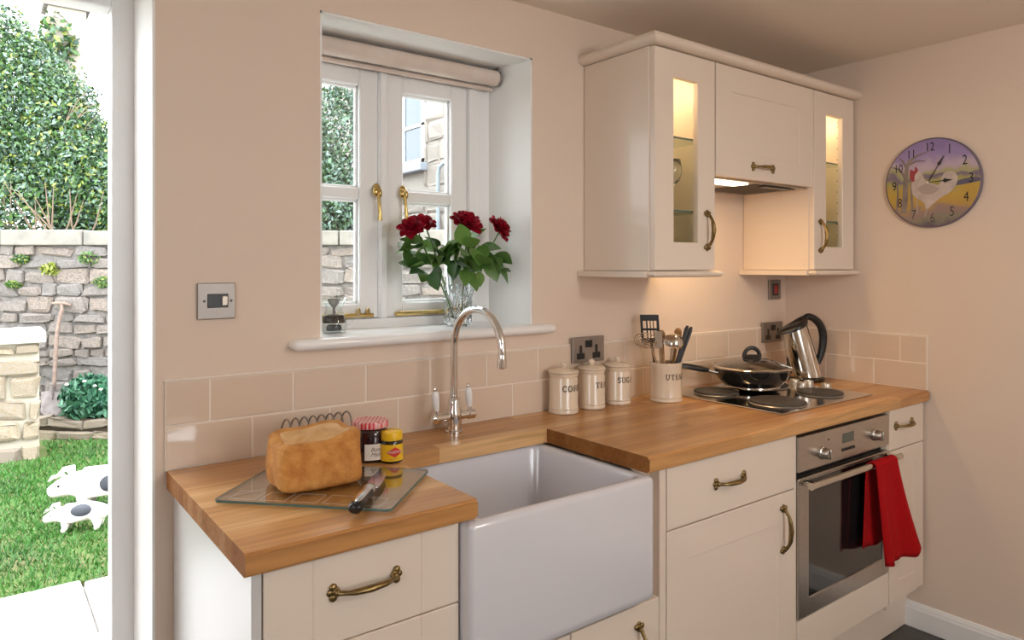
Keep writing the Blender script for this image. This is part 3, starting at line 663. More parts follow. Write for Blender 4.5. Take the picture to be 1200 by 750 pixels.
# ------------------------------------------------------------------ storage jars and utensils
def canister(word, x, y, r, h, label, ang, tz):
    t = thing('storage_jar', label, 'jar', (x, y, ZT), group='lidded storage jars')
    bm = nb(); lathe(bm, [(r-.004, 0), (r, .002), (r+.0005, .010), (r-.001, .013), (r+.0005, .017), (r-.001, .021), (r-.001, h-.022), (r-.003, h-.016), (r-.003, h-.012), (r, h-.008), (r, h-.002), (r-.004, h)], 40, (x, y, ZT)); obj('jar_body', bm, M_cer, t, smooth=40)
    bm = nb(); lathe(bm, [(r-.005, h), (r+.002, h+.001), (r+.002, h+.005), (r-.004, h+.009), (r*.5, h+.013), (.008, h+.015), (.007, h+.018)], 40, (x, y, ZT)); l = obj('lid', bm, M_cer, t, smooth=40)
    bm = nb(); ball(bm, (x, y, ZT+h+.024), .011, (1, 1, .85), 16, 10); obj('knob', bm, M_cer, l, smooth=180)
    R = r+.0003
    bm = roman(word, .0185, lambda u, v: (x+R*math.cos(ang+u/R), y+R*math.sin(ang+u/R), ZT+tz+v)); obj('lettering', bm, M_letter, t)
canister('COFFEE', 1.505, -.062, .0475, .128, 'cream stoneware jar lettered COFFEE, first of the three lidded jars', math.radians(-77), .082)
canister('TEA', 1.630, -.060, .0455, .128, 'cream stoneware jar lettered TEA, between coffee and sugar jars', math.radians(-85), .080)
canister('SUGAR', 1.752, -.060, .0455, .128, 'cream stoneware jar lettered SUGAR, nearest the utensil jar', math.radians(-82), .085)
ux, uy, ur, uh = 1.925, -.125, .0555, .135
ut = thing('utensil_jar', 'open cream stoneware jar lettered UTENSILS holding kitchen tools', 'jar', (ux, uy, ZT))
bm = nb(); lathe(bm, [(ur-.004, 0), (ur, .002), (ur, .010), (ur-.002, .013), (ur, .017), (ur-.001, .021), (ur-.001, uh-.014), (ur, uh-.010), (ur, uh-.002), (ur-.003, uh), (ur-.006, uh-.002), (ur-.007, .01), (0, .008)], 40, (ux, uy, ZT)); obj('jar_body', bm, M_cer, ut, smooth=40)
ang = math.radians(-78); R = ur+.0003
bm = roman('UTENSILS', .0185, lambda u, v: (ux+R*math.cos(ang+u/R), uy+R*math.sin(ang+u/R), ZT+.088+v)); obj('lettering', bm, M_letter, ut)
rv = Vector((.7965, -.6046, 0)); av = Vector((.6046, .7965, 0))
def upos(l, d_, z): return Vector((ux, uy, ZT)) + rv*l + av*d_ + Vector((0, 0, z))
zb_ = .016
# slotted spatula
s = thing('slotted_spatula', 'black slotted spatula standing upright in the utensil jar', 'utensil', upos(-.02, .02, zb_))
bm = nb(); tube(bm, [upos(-.015, .025, zb_), upos(-.045, .030, .20)], .005, 8); obj('handle', bm, M_black, s, smooth=50)
bm = nb(); c = upos(-.049, .031, .245); ax = rv*.998; up = Vector((0, 0, 1))-rv*.06; Ms = Matrix(((ax.x, av.x, up.x, c.x), (ax.y, av.y, up.y, c.y), (ax.z, av.z, up.z, c.z), (0, 0, 0, 1)))
for x0, x1 in ((-.033, -.025), (-.013, -.008), (-.0, .003), (.011, .014), (.024, .033)): box(bm, x0, x1, -.0015, .0015, -.035, .035, M=Ms)
box(bm, -.033, .033, -.0015, .0015, .03, .052, .001, M=Ms); box(bm, -.033, .033, -.0015, .0015, -.048, -.03, .001, M=Ms); box(bm, -.033, .033, -.0015, .0015, -.004, .004, M=Ms)
obj('blade', bm, M_black, s)
# skimmer with wire mesh
s = thing('wire_skimmer', 'steel wire skimmer leaning to the left in the utensil jar', 'utensil', upos(-.02, -.01, zb_))
bm = nb(); tube(bm, [upos(-.002, -.012, zb_), upos(-.055, -.03, .185)], .0035, 8); obj('handle', bm, M_steelp, s, smooth=50)
bm = nb(); cc = upos(-.078, -.036, .212); nrm = (Vector((0, 0, 1))*.8 - av*.6).normalized(); e1 = rv; e2 = nrm.cross(e1)
for rr in (.038, .03, .022, .014, .007): tube(bm, [cc+e1*rr*math.cos(t)+e2*rr*math.sin(t)-nrm*(.012*(1-(rr/.038)**2)) for t in np.linspace(0, 2*PI, 25)], .0016 if rr > .035 else .0009, 6, cap=False)
for k in range(8):
    t = PI*k/8; tube(bm, [cc+(e1*math.cos(t)+e2*math.sin(t))*q-nrm*(.012*(1-(q/.038)**2)) for q in np.linspace(-.038, .038, 9)], .0009, 5)
obj('mesh_bowl', bm, M_steelp, s, smooth=50)
# ladle
s = thing('soup_ladle', 'polished steel ladle, bowl up, in the middle of the utensil jar', 'utensil', upos(.01, 0, zb_))
bm = nb(); tube(bm, [upos(.008, -.01, zb_), upos(.012, -.018, .12), upos(.016, -.026, .185)], [.004, .005, .006], 8, flat=.6); obj('handle', bm, M_steelp, s, smooth=50)
bm = nb(); prof = [(.037*math.sin(t), .037*math.cos(t)) for t in np.linspace(.01, PI*.52, 12)] + [(.035*math.sin(t), .035*math.cos(t)) for t in np.linspace(PI*.52, .01, 12)]
lathe(bm, prof, 28, M=Matrix.Translation(upos(.018, -.030, .200)) @ Matrix.Rotation(math.radians(18), 4, 'X'), cap0=False, cap1=False); obj('bowl', bm, M_steelp, s, smooth=60)
# wooden spoons
for nm, lb, q0, q1 in (('wooden_spoon', 'wooden spoon with pale oval bowl behind the ladle', (.0, .0), (-.014, .01, .245)), ('wooden_spatula', 'wooden spatula with rounded tip behind the grey tongs', (.015, .02), (.052, .03, .250))):
    s = thing(nm, lb, 'utensil', upos(q0[0], q0[1], zb_))
    a0, a1 = upos(q0[0], q0[1], zb_), upos(*q1); dr_ = (a1-a0).normalized()
    bm = nb(); tube(bm, [a0, a1-dr_*.05], [.005, .006], 8); obj('handle', bm, M_spoon, s, smooth=50)
    bm = nb(); tube(bm, [a1-dr_*.055, a1-dr_*.045, a1-dr_*.03, a1-dr_*.012, a1-dr_*.003, a1], [.006, .012, .017, .017, .011, .003], 12, flat=.35); obj('bowl', bm, M_spoon, s, smooth=60)
s = thing('fish_slice', 'shiny steel slice handle below the ladle in the utensil jar', 'utensil', upos(-.015, -.02, zb_))
bm = nb(); tube(bm, [upos(-.012, -.02, zb_), upos(-.022, -.034, .12), upos(-.030, -.04, .19)], [.004, .006, .007], 8, flat=.4); obj('handle', bm, M_steelp, s, smooth=50)
bm = nb(); box(bm, -.013, .013, -.001, .001, -.03, .03, .0005, M=Matrix.Translation(upos(-.034, -.042, .215)) @ Matrix.Rotation(math.radians(-38), 4, 'Z')); obj('blade', bm, M_steelp, s)
s = thing('kitchen_tongs', 'dark grey nylon tongs leaning right in the utensil jar', 'utensil', upos(.03, 0, zb_))
for dx, hh in ((0, .262), (.013, .258)):
    bm = nb(); tube(bm, [upos(.012+dx*.3, -.008, zb_), upos(.034+dx*.6, -.014, .13), upos(.068+dx, -.018, hh-.012), upos(.072+dx, -.018, hh)], [.004, .007, .0095, .005], 8, flat=.6); obj('arm', bm, M_dgrey, s, smooth=50)

# ------------------------------------------------------------------ things on the left worktop
bx, by = .595, -.347
gb = thing('glass_chopping_board', 'clear glass chopping board lying under the bread', 'chopping board', (bx, by, ZT), math.radians(-46))
bm = nb(); prism(bm, [p[:2] for p in rrect(-.182, .182, -.134, .134, .012, 0)], .004, .0085); obj('glass_sheet', bm, M_board, gb, local=True)
bm = nb(); o1 = rrect(-.182, .182, -.134, .134, .012, 0); i1 = rrect(-.1808, .1808, -.1328, .1328, .011, 0)
loft(bm, [[(p[0], p[1], .0038) for p in i1], [(p[0], p[1], .0038) for p in o1], [(p[0], p[1], .0087) for p in o1], [(p[0], p[1], .0087) for p in i1]], False, False); obj('polished_edge', bm, M_edge, gb, local=True)
for fx, fy in ((-.165, -.118), (.165, -.118), (-.165, .118), (.165, .118)):
    bm = nb(); lathe(bm, [(.006, 0), (.007, .002), (.006, .0045)], 14, (fx, fy, 0)); obj('foot', bm, M_glass, gb, local=True, smooth=40)
bm = nb()
for i in range(5):
    x = -.13+i*.065
    for q in ((x-.026, x+.026, -.120, -.1195), (x-.026, x+.026, -.071, -.0705), (x-.026, x-.0255, -.12, -.0705), (x+.0255, x+.026, -.12, -.0705)): box(bm, q[0], q[1], q[2], q[3], .0085, .0087)
obj('etched_pattern', bm, M_glass if False else mat('etched_lines', (.75, .76, .74), .6), gb, local=True)
# loaf
def loaf():
    bm = nb(); loops = []; zt = .106; n = 48
    for t in list(np.linspace(0, 1, 17)):
        z = .0005+zt*t; inset = .009*max(0, 1-t/.10)**2 + (.010*max(0, (t-.93)/.07)**2)
        hx, hy = .0875-inset+.002*math.sin(t*5), .064-inset+.002*math.sin(t*6+1)
        lp = []
        for k in range(n):
            a = 2*PI*k/n; ca, sa = math.cos(a), math.sin(a); p = 7.0
            rr = (abs(ca)**p+abs(sa)**p)**(-1/p)
            x, y = hx*rr*ca, hy*rr*sa
            top = 1 if t > .85 else 0
            wob = .003*math.sin(3*a+2*t)+.0025*math.sin(7*a+5*t)
            zz = z + (t**3)*(.006*(x/.085) + .0035*math.sin(2.6*x/.085+1.0+1.2*y/.06) + .004*(y/.064)) + (t**6)*.004*math.cos(4*a+2.6)
            lp.append((x*(1+wob*4), y*(1+wob*4), zz))
        loops.append(lp)
    R = [[bm.verts.new(p) for p in l] for l in loops]
    for A, B in zip(R, R[1:]):
        for k in range(n): bm.faces.new((A[k], A[(k+1) % n], B[(k+1) % n], B[k]))
    bm.faces.new(R[0][::-1]); prev = R[-1]
    for s in (.86, .7, .5, .3, .12):
        ring = []
        for k in range(n):
            p = R[-1][k].co; x, y = p.x*s, p.y*s
            z = p.z*(.4+.6*s) + .6*(1-s)*.108 - .009*math.sin(PI*min(1, (1-s)*1.1))*(.7+.5*math.sin(16*x+2)) + .004*math.sin(48*x+30*y)*(1-s)
            ring.append(bm.verts.new((x, y, z)))
        for k in range(n):
            f = bm.faces.new((prev[k], prev[(k+1) % n], ring[(k+1) % n], ring[k])); f.material_index = 1 if s < .8 else 0
        prev = ring
    f = bm.faces.new(prev); f.material_index = 1
    return bm
lf = thing('bread_loaf', 'golden brown square loaf of bread on the glass board', 'bread', (.577, -.316, ZT+.0087), math.radians(-3))
me = to_mesh(loaf(), 'crust'); o = obj('crust', me, [M_bread, M_crumb], lf, local=True, smooth=180)
# knife
kn = thing('bread_knife', 'kitchen knife with black and steel handle across the glass board', 'knife', (.64, -.455, ZT+.0087), math.atan2(.199, .160))
bm = nb(); tube(bm, [(-.135, 0, .012), (-.13, 0, .012), (-.10, 0, .0125), (-.06, 0, .0115), (-.03, 0, .011), (-.018, 0, .011)], [.008, .0135, .013, .0105, .0115, .012], 14, flat=.8); obj('handle', bm, M_black, kn, local=True, smooth=60)
bm = nb(); tube(bm, [(-.122, 0, .0205), (-.09, 0, .0215), (-.05, 0, .0185), (-.016, 0, .018)], [.006, .0100, .0090, .0110], 10, flat=.42); tube(bm, [(-.03, 0, .011), (-.008, 0, .011), (-.002, 0, .011)], [.0125, .0135, .010], 14, flat=.85); obj('bolster', bm, M_knife, kn, local=True, smooth=60)
bm = nb(); prism(bm, [(-.006, -.015), (.03, -.0175), (.085, -.014), (.112, -.004), (.124, .009), (.06, .012), (-.006, .012)], .0105, .0128); obj('blade', bm, M_knife, kn, local=True)
# coil rack behind the bread
rk = thing('coil_toast_rack', 'dark wire coil rack half hidden behind the loaf', 'rack', (.675, -.075, ZT))
bm = nb(); xs = np.linspace(.60, .755, 8)
for x in xs: tube(bm, [(x+.004*math.sin(t), -.075+.035*math.cos(t), ZT+.054+.042*math.sin(t)) for t in np.linspace(0, 2*PI, 25)], .0021, 6, cap=False)
obj('wire_rings', bm, M_plate, rk, smooth=60)
bm = nb()
for sgn in (-1, 1): tube(bm, [(.592, -.075+sgn*.03, ZT+.0125), (.763, -.075+sgn*.03, ZT+.0125)], .0022, 6)
for x in (.60, .755):
    for sgn in (-1, 1): ball(bm, (x, -.075+sgn*.03, ZT+.006), .006)
obj('base_wires', bm, M_plate, rk, smooth=60)
# jam jar
jx, jy = .764, -.197
jj = thing('jam_jar', 'dark red jam jar with red gingham lid beside the loaf', 'jar', (jx, jy, ZT))
bm = nb(); jr = .040
def fac(k, i): return 1.0 if i in (0, 6, 7) else 1+.012*math.cos(8*2*PI*k/48)
lathe(bm, [(.037, 0), (.040, .003), (.0415, .03), (.0425, .06), (.0425, .070), (.039, .078), (.037, .080)], 48, (jx, jy, ZT), rad=fac); obj('jar_glass', bm, M_jam, jj, smooth=60)
def gingham():
    m = bpy.data.materials.new('red_gingham'); m.use_nodes = True; N = m.node_tree.nodes; L = m.node_tree.links; p = N['Principled BSDF']; p.inputs['Roughness'].default_value = .35
    tc = N.new('ShaderNodeTexCoord'); mp = N.new('ShaderNodeMapping'); mp.inputs['Rotation'].default_value = (0, 0, .6); L.new(tc.outputs['Object'], mp.inputs[0])
    ws = []
    for d_ in ('X', 'Y'):
        wv = N.new('ShaderNodeTexWave'); wv.bands_direction = d_; wv.inputs['Scale'].default_value = 34; L.new(mp.outputs[0], wv.inputs[0])
        r = N.new('ShaderNodeMath'); r.operation = 'GREATER_THAN'; r.inputs[1].default_value = .5; L.new(wv.outputs[1], r.inputs[0]); ws.append(r)
    ad = N.new('ShaderNodeMath'); ad.operation = 'ADD'; L.new(ws[0].outputs[0], ad.inputs[0]); L.new(ws[1].outputs[0], ad.inputs[1])
    h = N.new('ShaderNodeMath'); h.operation = 'MULTIPLY'; h.inputs[1].default_value = .5; L.new(ad.outputs[0], h.inputs[0])
    mx = N.new('ShaderNodeMix'); mx.data_type = 'RGBA'; mx.inputs['A'].default_value = (.80, .60, .58, 1); mx.inputs['B'].default_value = (.60, .015, .03, 1); L.new(h.outputs[0], mx.inputs['Factor']); L.new(mx.outputs['Result'], p.inputs['Base Color']); return m
bm = nb(); lathe(bm, [(.0425, .080), (.044, .081), (.044, .092), (.042, .0955), (.038, .0965), (.036, .0955), (0, .0955)], 40, (jx, jy, ZT)); obj('lid', bm, gingham(), jj, smooth=40)
def wrap(cx, cy, r, a0, a1, z0, z1, n=14):
    bm = nb(); A = []; 
    for i in range(n+1):
        a = a0+(a1-a0)*i/n; A.append((bm.verts.new((cx+r*math.cos(a), cy+r*math.sin(a), z0)), bm.verts.new((cx+r*math.cos(a), cy+r*math.sin(a), z1))))
    for p, q in zip(A, A[1:]): bm.faces.new((p[0], q[0], q[1], p[1]))
    return bm
jr = .0438; ja = math.radians(-98)
lb_ = obj('label', wrap(jx, jy, jr, ja-.62, ja+.62, ZT+.008, ZT+.046), M_paper, jj, smooth=60)
for wd, zz, off in (('Bonne', .033, .10), ('Maman', .021, .14)):
    bm = text_bm(wd, .0135, lambda u, v: (jx+(jr+.0004)*math.cos(ja+off+u/jr), jy+(jr+.0004)*math.sin(ja+off+u/jr), ZT+zz+v), shear=.4); obj('lettering', bm, M_letter, lb_)
# yeast spread jar
yx, yy_ = .797, -.243
yj = thing('yeast_spread_jar', 'small spread jar with yellow lid and yellow label, in front of the jam', 'jar', (yx, yy_, ZT))
bm = nb(); lathe(bm, [(.024, 0), (.0268, .002), (.0275, .006), (.0275, .046), (.0255, .052), (.0235, .055)], 36, (yx, yy_, ZT)); obj('jar_glass', bm, M_yeast, yj, smooth=40)
bm = nb(); lathe(bm, [(.0245, .053), (.0262, .054), (.0262, .068), (.0248, .073), (.022, .0745), (0, .0745)], 36, (yx, yy_, ZT), rad=lambda k, i: 1+(.008*(k % 2) if i in (1, 2) else 0)); obj('lid', bm, M_yel, yj, smooth=40)
yr = .0277; ya = math.radians(-100)
lb_ = obj('label', wrap(yx, yy_, yr, ya-1.5, ya+1.5, ZT+.006, ZT+.045, 20), M_yel, yj, smooth=60)
def W(r, oa=0, oz=0): return lambda u, v: (yx+r*math.cos(ya+oa+u/yr), yy_+r*math.sin(ya+oa+u/yr), ZT+.027+oz+v)
bm = nb(); f = W(yr+.0003)
for i in range(8):
    u0, u1 = -.019+i*.00475, -.019+(i+1)*.00475; h0, h1 = .0125*(1-abs(u0)/.0215), .0125*(1-abs(u1)/.0215)
    bm.faces.new([bm.verts.new(f(*q)) for q in ((u0, -h0), (u1, -h1), (u1, h1), (u0, h0))])
obj('red_diamond', bm, M_redprint, lb_)
obj('lettering', text_bm('VEGEMITE', .0082, W(yr+.0007, 0, .0006)), M_whiteprint, lb_)
obj('lettering', text_bm('YEAST EXTRACT', .0038, W(yr+.0007, 0, -.0155)), M_letter, lb_)

# ------------------------------------------------------------------ switches and sockets
def plate(name, label, x0, x1, z0, z1):
    t = thing(name, label, 'switch' if 'switch' in name else 'socket', ((x0+x1)/2, -.001, z0))
    bm = nb(); box(bm, x0, x1, -.016 if z0 < 1.1 else -.009, -.001, z0, z1, .002, 2); obj('face_plate', bm, M_plate, t); return t
s = plate('isolator_switch', 'square steel switch plate with black rocker beside the garden door', .415, .501, 1.254, 1.340)
bm = nb(); box(bm, .437, .484, -.0115, -.008, 1.281, 1.314, .001); ins = obj('black_insert', bm, M_black, s)
bm = nb(); box(bm, .469, .482, -.015, -.0115, 1.286, 1.309, .0015); obj('rocker', bm, M_steelp, ins)
for x in (.430, .491):
    bm = nb(); lathe(bm, [(.003, 0), (.003, .0012), (0, .0014)], 10, M=Matrix.Translation((x, -.009, 1.297)) @ Matrix.Rotation(PI/2, 4, 'X')); obj('screw', bm, M_blackm, s)
def double_socket(label, x0, z0, yo):
    x1, z1 = x0+.146, z0+.086; t = thing('double_socket', label, 'socket', (x0+.073, yo, z0))
    bm = nb(); box(bm, x0, x1, yo-.010, yo, z0, z1, .002, 2); obj('face_plate', bm, M_plate, t)
    for cx in (x0+.037, x1-.037):
        bm = nb(); box(bm, cx-.018, cx+.018, yo-.0112, yo-.009, z0+.012, z0+.032, .001); box(bm, cx-.006, cx+.006, yo-.0112, yo-.009, z0+.032, z0+.058, .001); obj('outlet', bm, M_black, t)
    for k, cx in enumerate((x0+.065, x0+.081)):
        bm = nb(); box(bm, cx-.0075, cx+.0075, yo-.013, yo-.009, z0+.05, z0+.074, .001, M=None); obj('rocker', bm, M_black, t)
double_socket('steel double power socket on the tiles above the storage jars', 1.583, 1.056, -.0092)
double_socket('steel double power socket behind the kettle', 2.672, 1.054, -.0092)
t = plate('cooker_switch', 'steel switch plate with red rocker under the right wall cabinet', 2.735, 2.821, 1.236, 1.322)
bm = nb(); box(bm, 2.755, 2.80, -.0112, -.008, 1.253, 1.305, .001); ins = obj('black_insert', bm, M_blackm, t)
bm = nb(); box(bm, 2.766, 2.789, -.0145, -.011, 1.262, 1.298, .0015); obj('rocker', bm, M_swr, ins)

# ------------------------------------------------------------------ wall cabinets
YW = -.312; ZW0, ZW1 = 1.366, 2.058
def wall_unit(name, label, x0, x1, dx0, dx1, hpos, lx0, lx1):
    t = thing(name, label, 'cabinet', ((x0+x1)/2, -.15, ZW0))
    carcass(t, x0, x1, YW+.021, -.002, ZW0, ZW1, .018)
    shaker_door(t, dx0, dx1, ZW0+.002, ZW1-.002, YW, .088, hpos=hpos, pane=True, tr=.082, br=.088, L=.104)
    for z in (1.555, 1.79):
        bm = nb(); box(bm, x0+.019, x1-.019, YW+.03, -.01, z, z+.006); obj('glass_shelf', bm, M_shelf, t)
        bm = nb(); box(bm, x0+.019, x1-.019, YW+.0295, YW+.0305, z, z+.006); obj('shelf_edge', bm, M_edge, t)
    bm = nb(); lathe(bm, [(.024, 0), (.024, .01)], 20, ((x0+x1)/2, -.16, ZW1-.030)); obj('cabinet_light', bm, M_glow, t)
    bm = nb()
    for z in np.linspace(1.42, 2.0, 14): lathe(bm, [(.0025, 0), (0, .001)], 8, M=Matrix.Translation((x1-.0185, YW+.06, z)) @ Matrix.Rotation(-PI/2, 4, 'Y'))
    obj('shelf_pin_holes', bm, M_blackm, t)
    bm = nb()
    for z in (1.46, 1.97): box(bm, x1-.04, x1-.019, YW+.03, YW+.05, z-.01, z+.01, .003); box(bm, x1-.055, x1-.02, YW+.022, YW+.03, z-.015, z+.015, .003)
    obj('hinge', bm, M_brass, t)
    l = bpy.data.lights.new('cabinet_bulb', 'POINT'); l.energy = 1.0; l.color = (1, .80, .50); l.shadow_soft_size = .03
    lo = bpy.data.objects.new('cabinet_bulb', l); COL.objects.link(lo); lo.location = ((x0+x1)/2, -.16, ZW1-.075)
    return t
wall_unit('glazed_wall_cabinet', 'cream wall cabinet with glazed door, left of the extractor', 1.651, 1.953, 1.656, 1.951, (1.908, YW, 1.497), 0, 0)
wall_unit('glazed_wall_cabinet', 'cream wall cabinet with glazed door, beside the right wall', 2.556, 2.862, 2.560, 2.860, (2.604, YW, 1.497), 0, 0)
mw = thing('extractor_cabinet', 'cream wall cabinet with lift-up front hiding the extractor', 'cabinet', (2.25, -.15, 1.69))
carcass(mw, 1.955, 2.554, YW+.021, -.002, 1.70, ZW1, .018)
shaker_door(mw, 1.957, 2.541, 1.682, ZW1-.002, YW, .086, hpos=(2.222, YW, 1.728), axis='x', name='lift_up_front', L=.112)
bm = nb(); box(bm, 2.5425, 2.5545, YW, YW+.02, 1.682, ZW1-.002, .001); obj('filler_strip', bm, M_cab, mw)
eh = thing('extractor_hood', 'built-in steel extractor hood with lit lamp under the middle wall cabinet', 'extractor hood', (2.25, -.15, 1.66))
bm = nb(); box(bm, 1.958, 2.552, YW+.025, -.003, 1.676, 1.699, .002); obj('hood_body', bm, M_steel, eh)
bm = nb(); box(bm, 1.985, 2.20, -.270, -.205, 1.671, 1.677, .002); obj('lamp_diffuser', bm, M_glow, eh)
bm = nb()
for i in range(12): box(bm, 2.24+i*.022, 2.254+i*.022, -.27, -.05, 1.672, 1.677)
obj('grease_filter', bm, M_blackm, eh)
bm = nb(); box(bm, 2.28, 2.45, -.285, -.25, 1.668, 1.677, .002); obj('switch_strip', bm, M_black, eh)
area('hood_bulb', (2.09, -.238, 1.668), (0, 0, 0), .2, .06, 2.0, (1, .66, .32))
# cornice and light rails: half-round mouldings, mitred
def rail(bm, path, zc, h, out, d=.0):
    """path: plan points with outward normals handled by mitre; convex profile"""
    prof = [(-.03, -h/2), (0, -h/2)] + [(out*math.cos(t), h/2*math.sin(t)) for t in np.linspace(-PI/2, PI/2, 9)][1:-1] + [(0, h/2), (-.03, h/2)]
    rings = []
    for (x, y), (nx, ny) in path: rings.append([bm.verts.new((x+nx*p, y+ny*p, zc+q)) for p, q in prof])
    for A, B in zip(rings, rings[1:]):
        for i in range(len(A)): bm.faces.new((A[i], A[(i+1) % len(A)], B[(i+1) % len(A)], B[i]))
    bm.faces.new(rings[0]); bm.faces.new(rings[-1][::-1]); return bm
bm = rail(nb(), [((1.649, -.002), (-1, 0)), ((1.649, YW-.004), (-1, -1)), ((XR-.002, YW-.004), (0, -1))], 2.078, .036, .026)
o = obj('cornice', bm, M_cab, smooth=30); tag(o, 'cream rounded cornice along the top of the wall cabinets', 'cornice')
bm = rail(nb(), [((1.649, -.002), (-1, 0)), ((1.649, YW-.004), (-1, -1)), ((1.955, YW-.004), (1, -1)), ((1.955, -.002), (1, 0))], 1.355, .020, .016)
box(bm, 1.62, 1.984, -.30, -.002, 1.346, 1.364)
o = obj('light_rail', bm, M_cab, smooth=30); tag(o, 'cream rounded light rail under the left glazed wall cabinet', 'light rail')
bm = rail(nb(), [((2.554, -.002), (-1, 0)), ((2.554, YW-.004), (-1, -1)), ((XR-.002, YW-.004), (0, -1))], 1.355, .020, .016)
box(bm, 2.526, XR-.002, -.30, -.002, 1.346, 1.364)
o = obj('light_rail', bm, M_cab, smooth=30); tag(o, 'cream rounded light rail under the right glazed wall cabinet', 'light rail')
# glasses in the left cabinet
gp = [(.0, 0), (.032, 0), (.030, .002), (.006, .005), (.0035, .012), (.0035, .075), (.008, .082), (.026, .10), (.034, .12), (.035, .14), (.030, .17), (.029, .17), (.0335, .14), (.0325, .12), (.024, .102), (0, .088)]
gme = to_mesh(lathe(nb(), gp, 24, cap0=False, cap1=False), 'wine_glass'); gme.materials.append(M_crystal); gme.shade_smooth()
for i, (gx, gy, gz, lb) in enumerate(((1.715, -.22, 1.562, 'stemmed glass at the front left of the lit cabinet shelf'), (1.79, -.13, 1.562, 'stemmed glass at the back of the lit cabinet shelf'), (1.835, -.225, 1.562, 'stemmed glass at the front right of the lit cabinet shelf'))):
    o = bpy.data.objects.new('wine_glass', gme); COL.objects.link(o); o.location = (gx, gy, gz); tag(o, lb, 'glass', 'stemmed glasses in the wall cabinet')

# ------------------------------------------------------------------ clock
ck = thing('wall_clock', 'round wall clock painted with a white cockerel on the right wall', 'clock', (XR-.001, -.607, 1.528))
CY, CZ_, CR = -.607, 1.694, .167
def cf(u, v, d_=0): return Vector((XR-.014-d_, CY-u, CZ_+v))        # u to the viewer's right
RXm = Matrix.Translation((XR-.001, CY, CZ_)) @ Matrix.Rotation(-PI/2, 4, 'Y')
bm = nb(); lathe(bm, [(CR-.004, 0), (CR, .003), (CR, .009), (CR-.003, .013), (0, .013)], 64, M=RXm)
def clockmat():
    m = bpy.data.materials.new('painted_clock_face'); m.use_nodes = True; N = m.node_tree.nodes; L = m.node_tree.links; p = N['Principled BSDF']; p.inputs['Roughness'].default_value = .45
    tc = N.new('ShaderNodeTexCoord'); sp = N.new('ShaderNodeSeparateXYZ'); n = N.new('ShaderNodeTexNoise'); n.inputs['Scale'].default_value = 16; n.inputs['Detail'].default_value = 4
    L.new(tc.outputs['Object'], n.inputs[0]); L.new(tc.outputs['Object'], sp.inputs[0])
    a = N.new('ShaderNodeMath'); a.operation = 'MULTIPLY_ADD'; a.inputs[1].default_value = .10; L.new(n.outputs[0], a.inputs[0]); L.new(sp.outputs['Z'], a.inputs[2])
    s = N.new('ShaderNodeMath'); s.operation = 'MULTIPLY'; s.inputs[1].default_value = 1/.40; L.new(a.outputs[0], s.inputs[0])
    r = N.new('ShaderNodeValToRGB'); r.color_ramp.interpolation = 'EASE'; e = r.color_ramp.elements
    stops = [(.12, (.09, .07, .10)), (.20, (.22, .20, .15)), (.27, (.30, .20, .18)), (.33, (.48, .30, .07)), (.46, (.52, .35, .06)), (.54, (.40, .36, .12)), (.60, (.20, .16, .24)), (.64, (.42, .40, .20)), (.70, (.52, .42, .52)), (.80, (.34, .26, .50)), (.92, (.27, .20, .44))]
    e[0].position, e[0].color = stops[0][0], (*stops[0][1], 1); e[1].position, e[1].color = stops[-1][0], (*stops[-1][1], 1)
    for q, c in stops[1:-1]: k = e.new(q); k.color = (*c, 1)
    L.new(s.outputs[0], r.inputs[0]); L.new(r.outputs[0], p.inputs['Base Color']); return m
face = obj('clock_face', bm, clockmat(), ck, smooth=40)
bm = nb(); lathe(bm, [(CR-.004, .0135), (CR+.0015, .011), (CR+.0015, .0005)], 64, M=RXm, cap0=False, cap1=False); obj('rim', bm, mat('clock_rim', (.16, .12, .16), .4), ck, smooth=50)
def flat(pts, d_): 
    bm = nb(); f = bm.faces.new([bm.verts.new(cf(x*CR, y*CR, d_)) for x, y in pts]); bmesh.ops.triangulate(bm, faces=[f]); return bm
def sm(pts, k=4):
    out = []; n = len(pts)
    for i in range(n):
        p0, p1, p2, p3 = [Vector(pts[(i+q) % n]) for q in (-1, 0, 1, 2)]
        for q in range(k):
            t = q/k; out.append(tuple(.5*((2*p1)+(-p0+p2)*t+(2*p0-5*p1+4*p2-p3)*t*t+(-p0+3*p1-3*p2+p3)*t**3)))
    return out
M_hen = mat('painted_white_feathers', (.62, .54, .50), .5, var=((.48, .40, .36), 30, 4)); M_tree = mat('painted_trunk', (.18, .15, .15), .5, var=((.30, .24, .20), 20, 3)); M_comb = mat('painted_red', (.36, .05, .06), .5); M_wing = mat('painted_grey', (.42, .34, .30), .5); M_ptree = mat('painted_far_trees', (.13, .11, .17), .5)
bm = flat(sm([(.5, -.02), (.68, .03), (.92, .04), (.98, -.04), (.7, -.09), (.45, -.10)]), .0003); obj('painted_trees', bm, M_ptree, face)
def stroke(pts, w0, w1, d_):
    bm = nb(); n = len(pts); P = [Vector(p) for p in pts]; A = []
    for i, p in enumerate(P):
        t = (P[min(i+1, n-1)]-P[max(i-1, 0)]).normalized(); w_ = w0+(w1-w0)*i/(n-1); nv = Vector((-t.y, t.x))*w_/2
        A.append((bm.verts.new(cf((p.x+nv.x)*CR, (p.y+nv.y)*CR, d_)), bm.verts.new(cf((p.x-nv.x)*CR, (p.y-nv.y)*CR, d_))))
    for p, q in zip(A, A[1:]): bm.faces.new((p[0], q[0], q[1], p[1]))
    return bm
obj('painted_trunk', stroke([(-.60, -.66), (-.56, -.3), (-.55, .1), (-.52, .4), (-.46, .56)], .15, .06, .0003), M_tree, face)
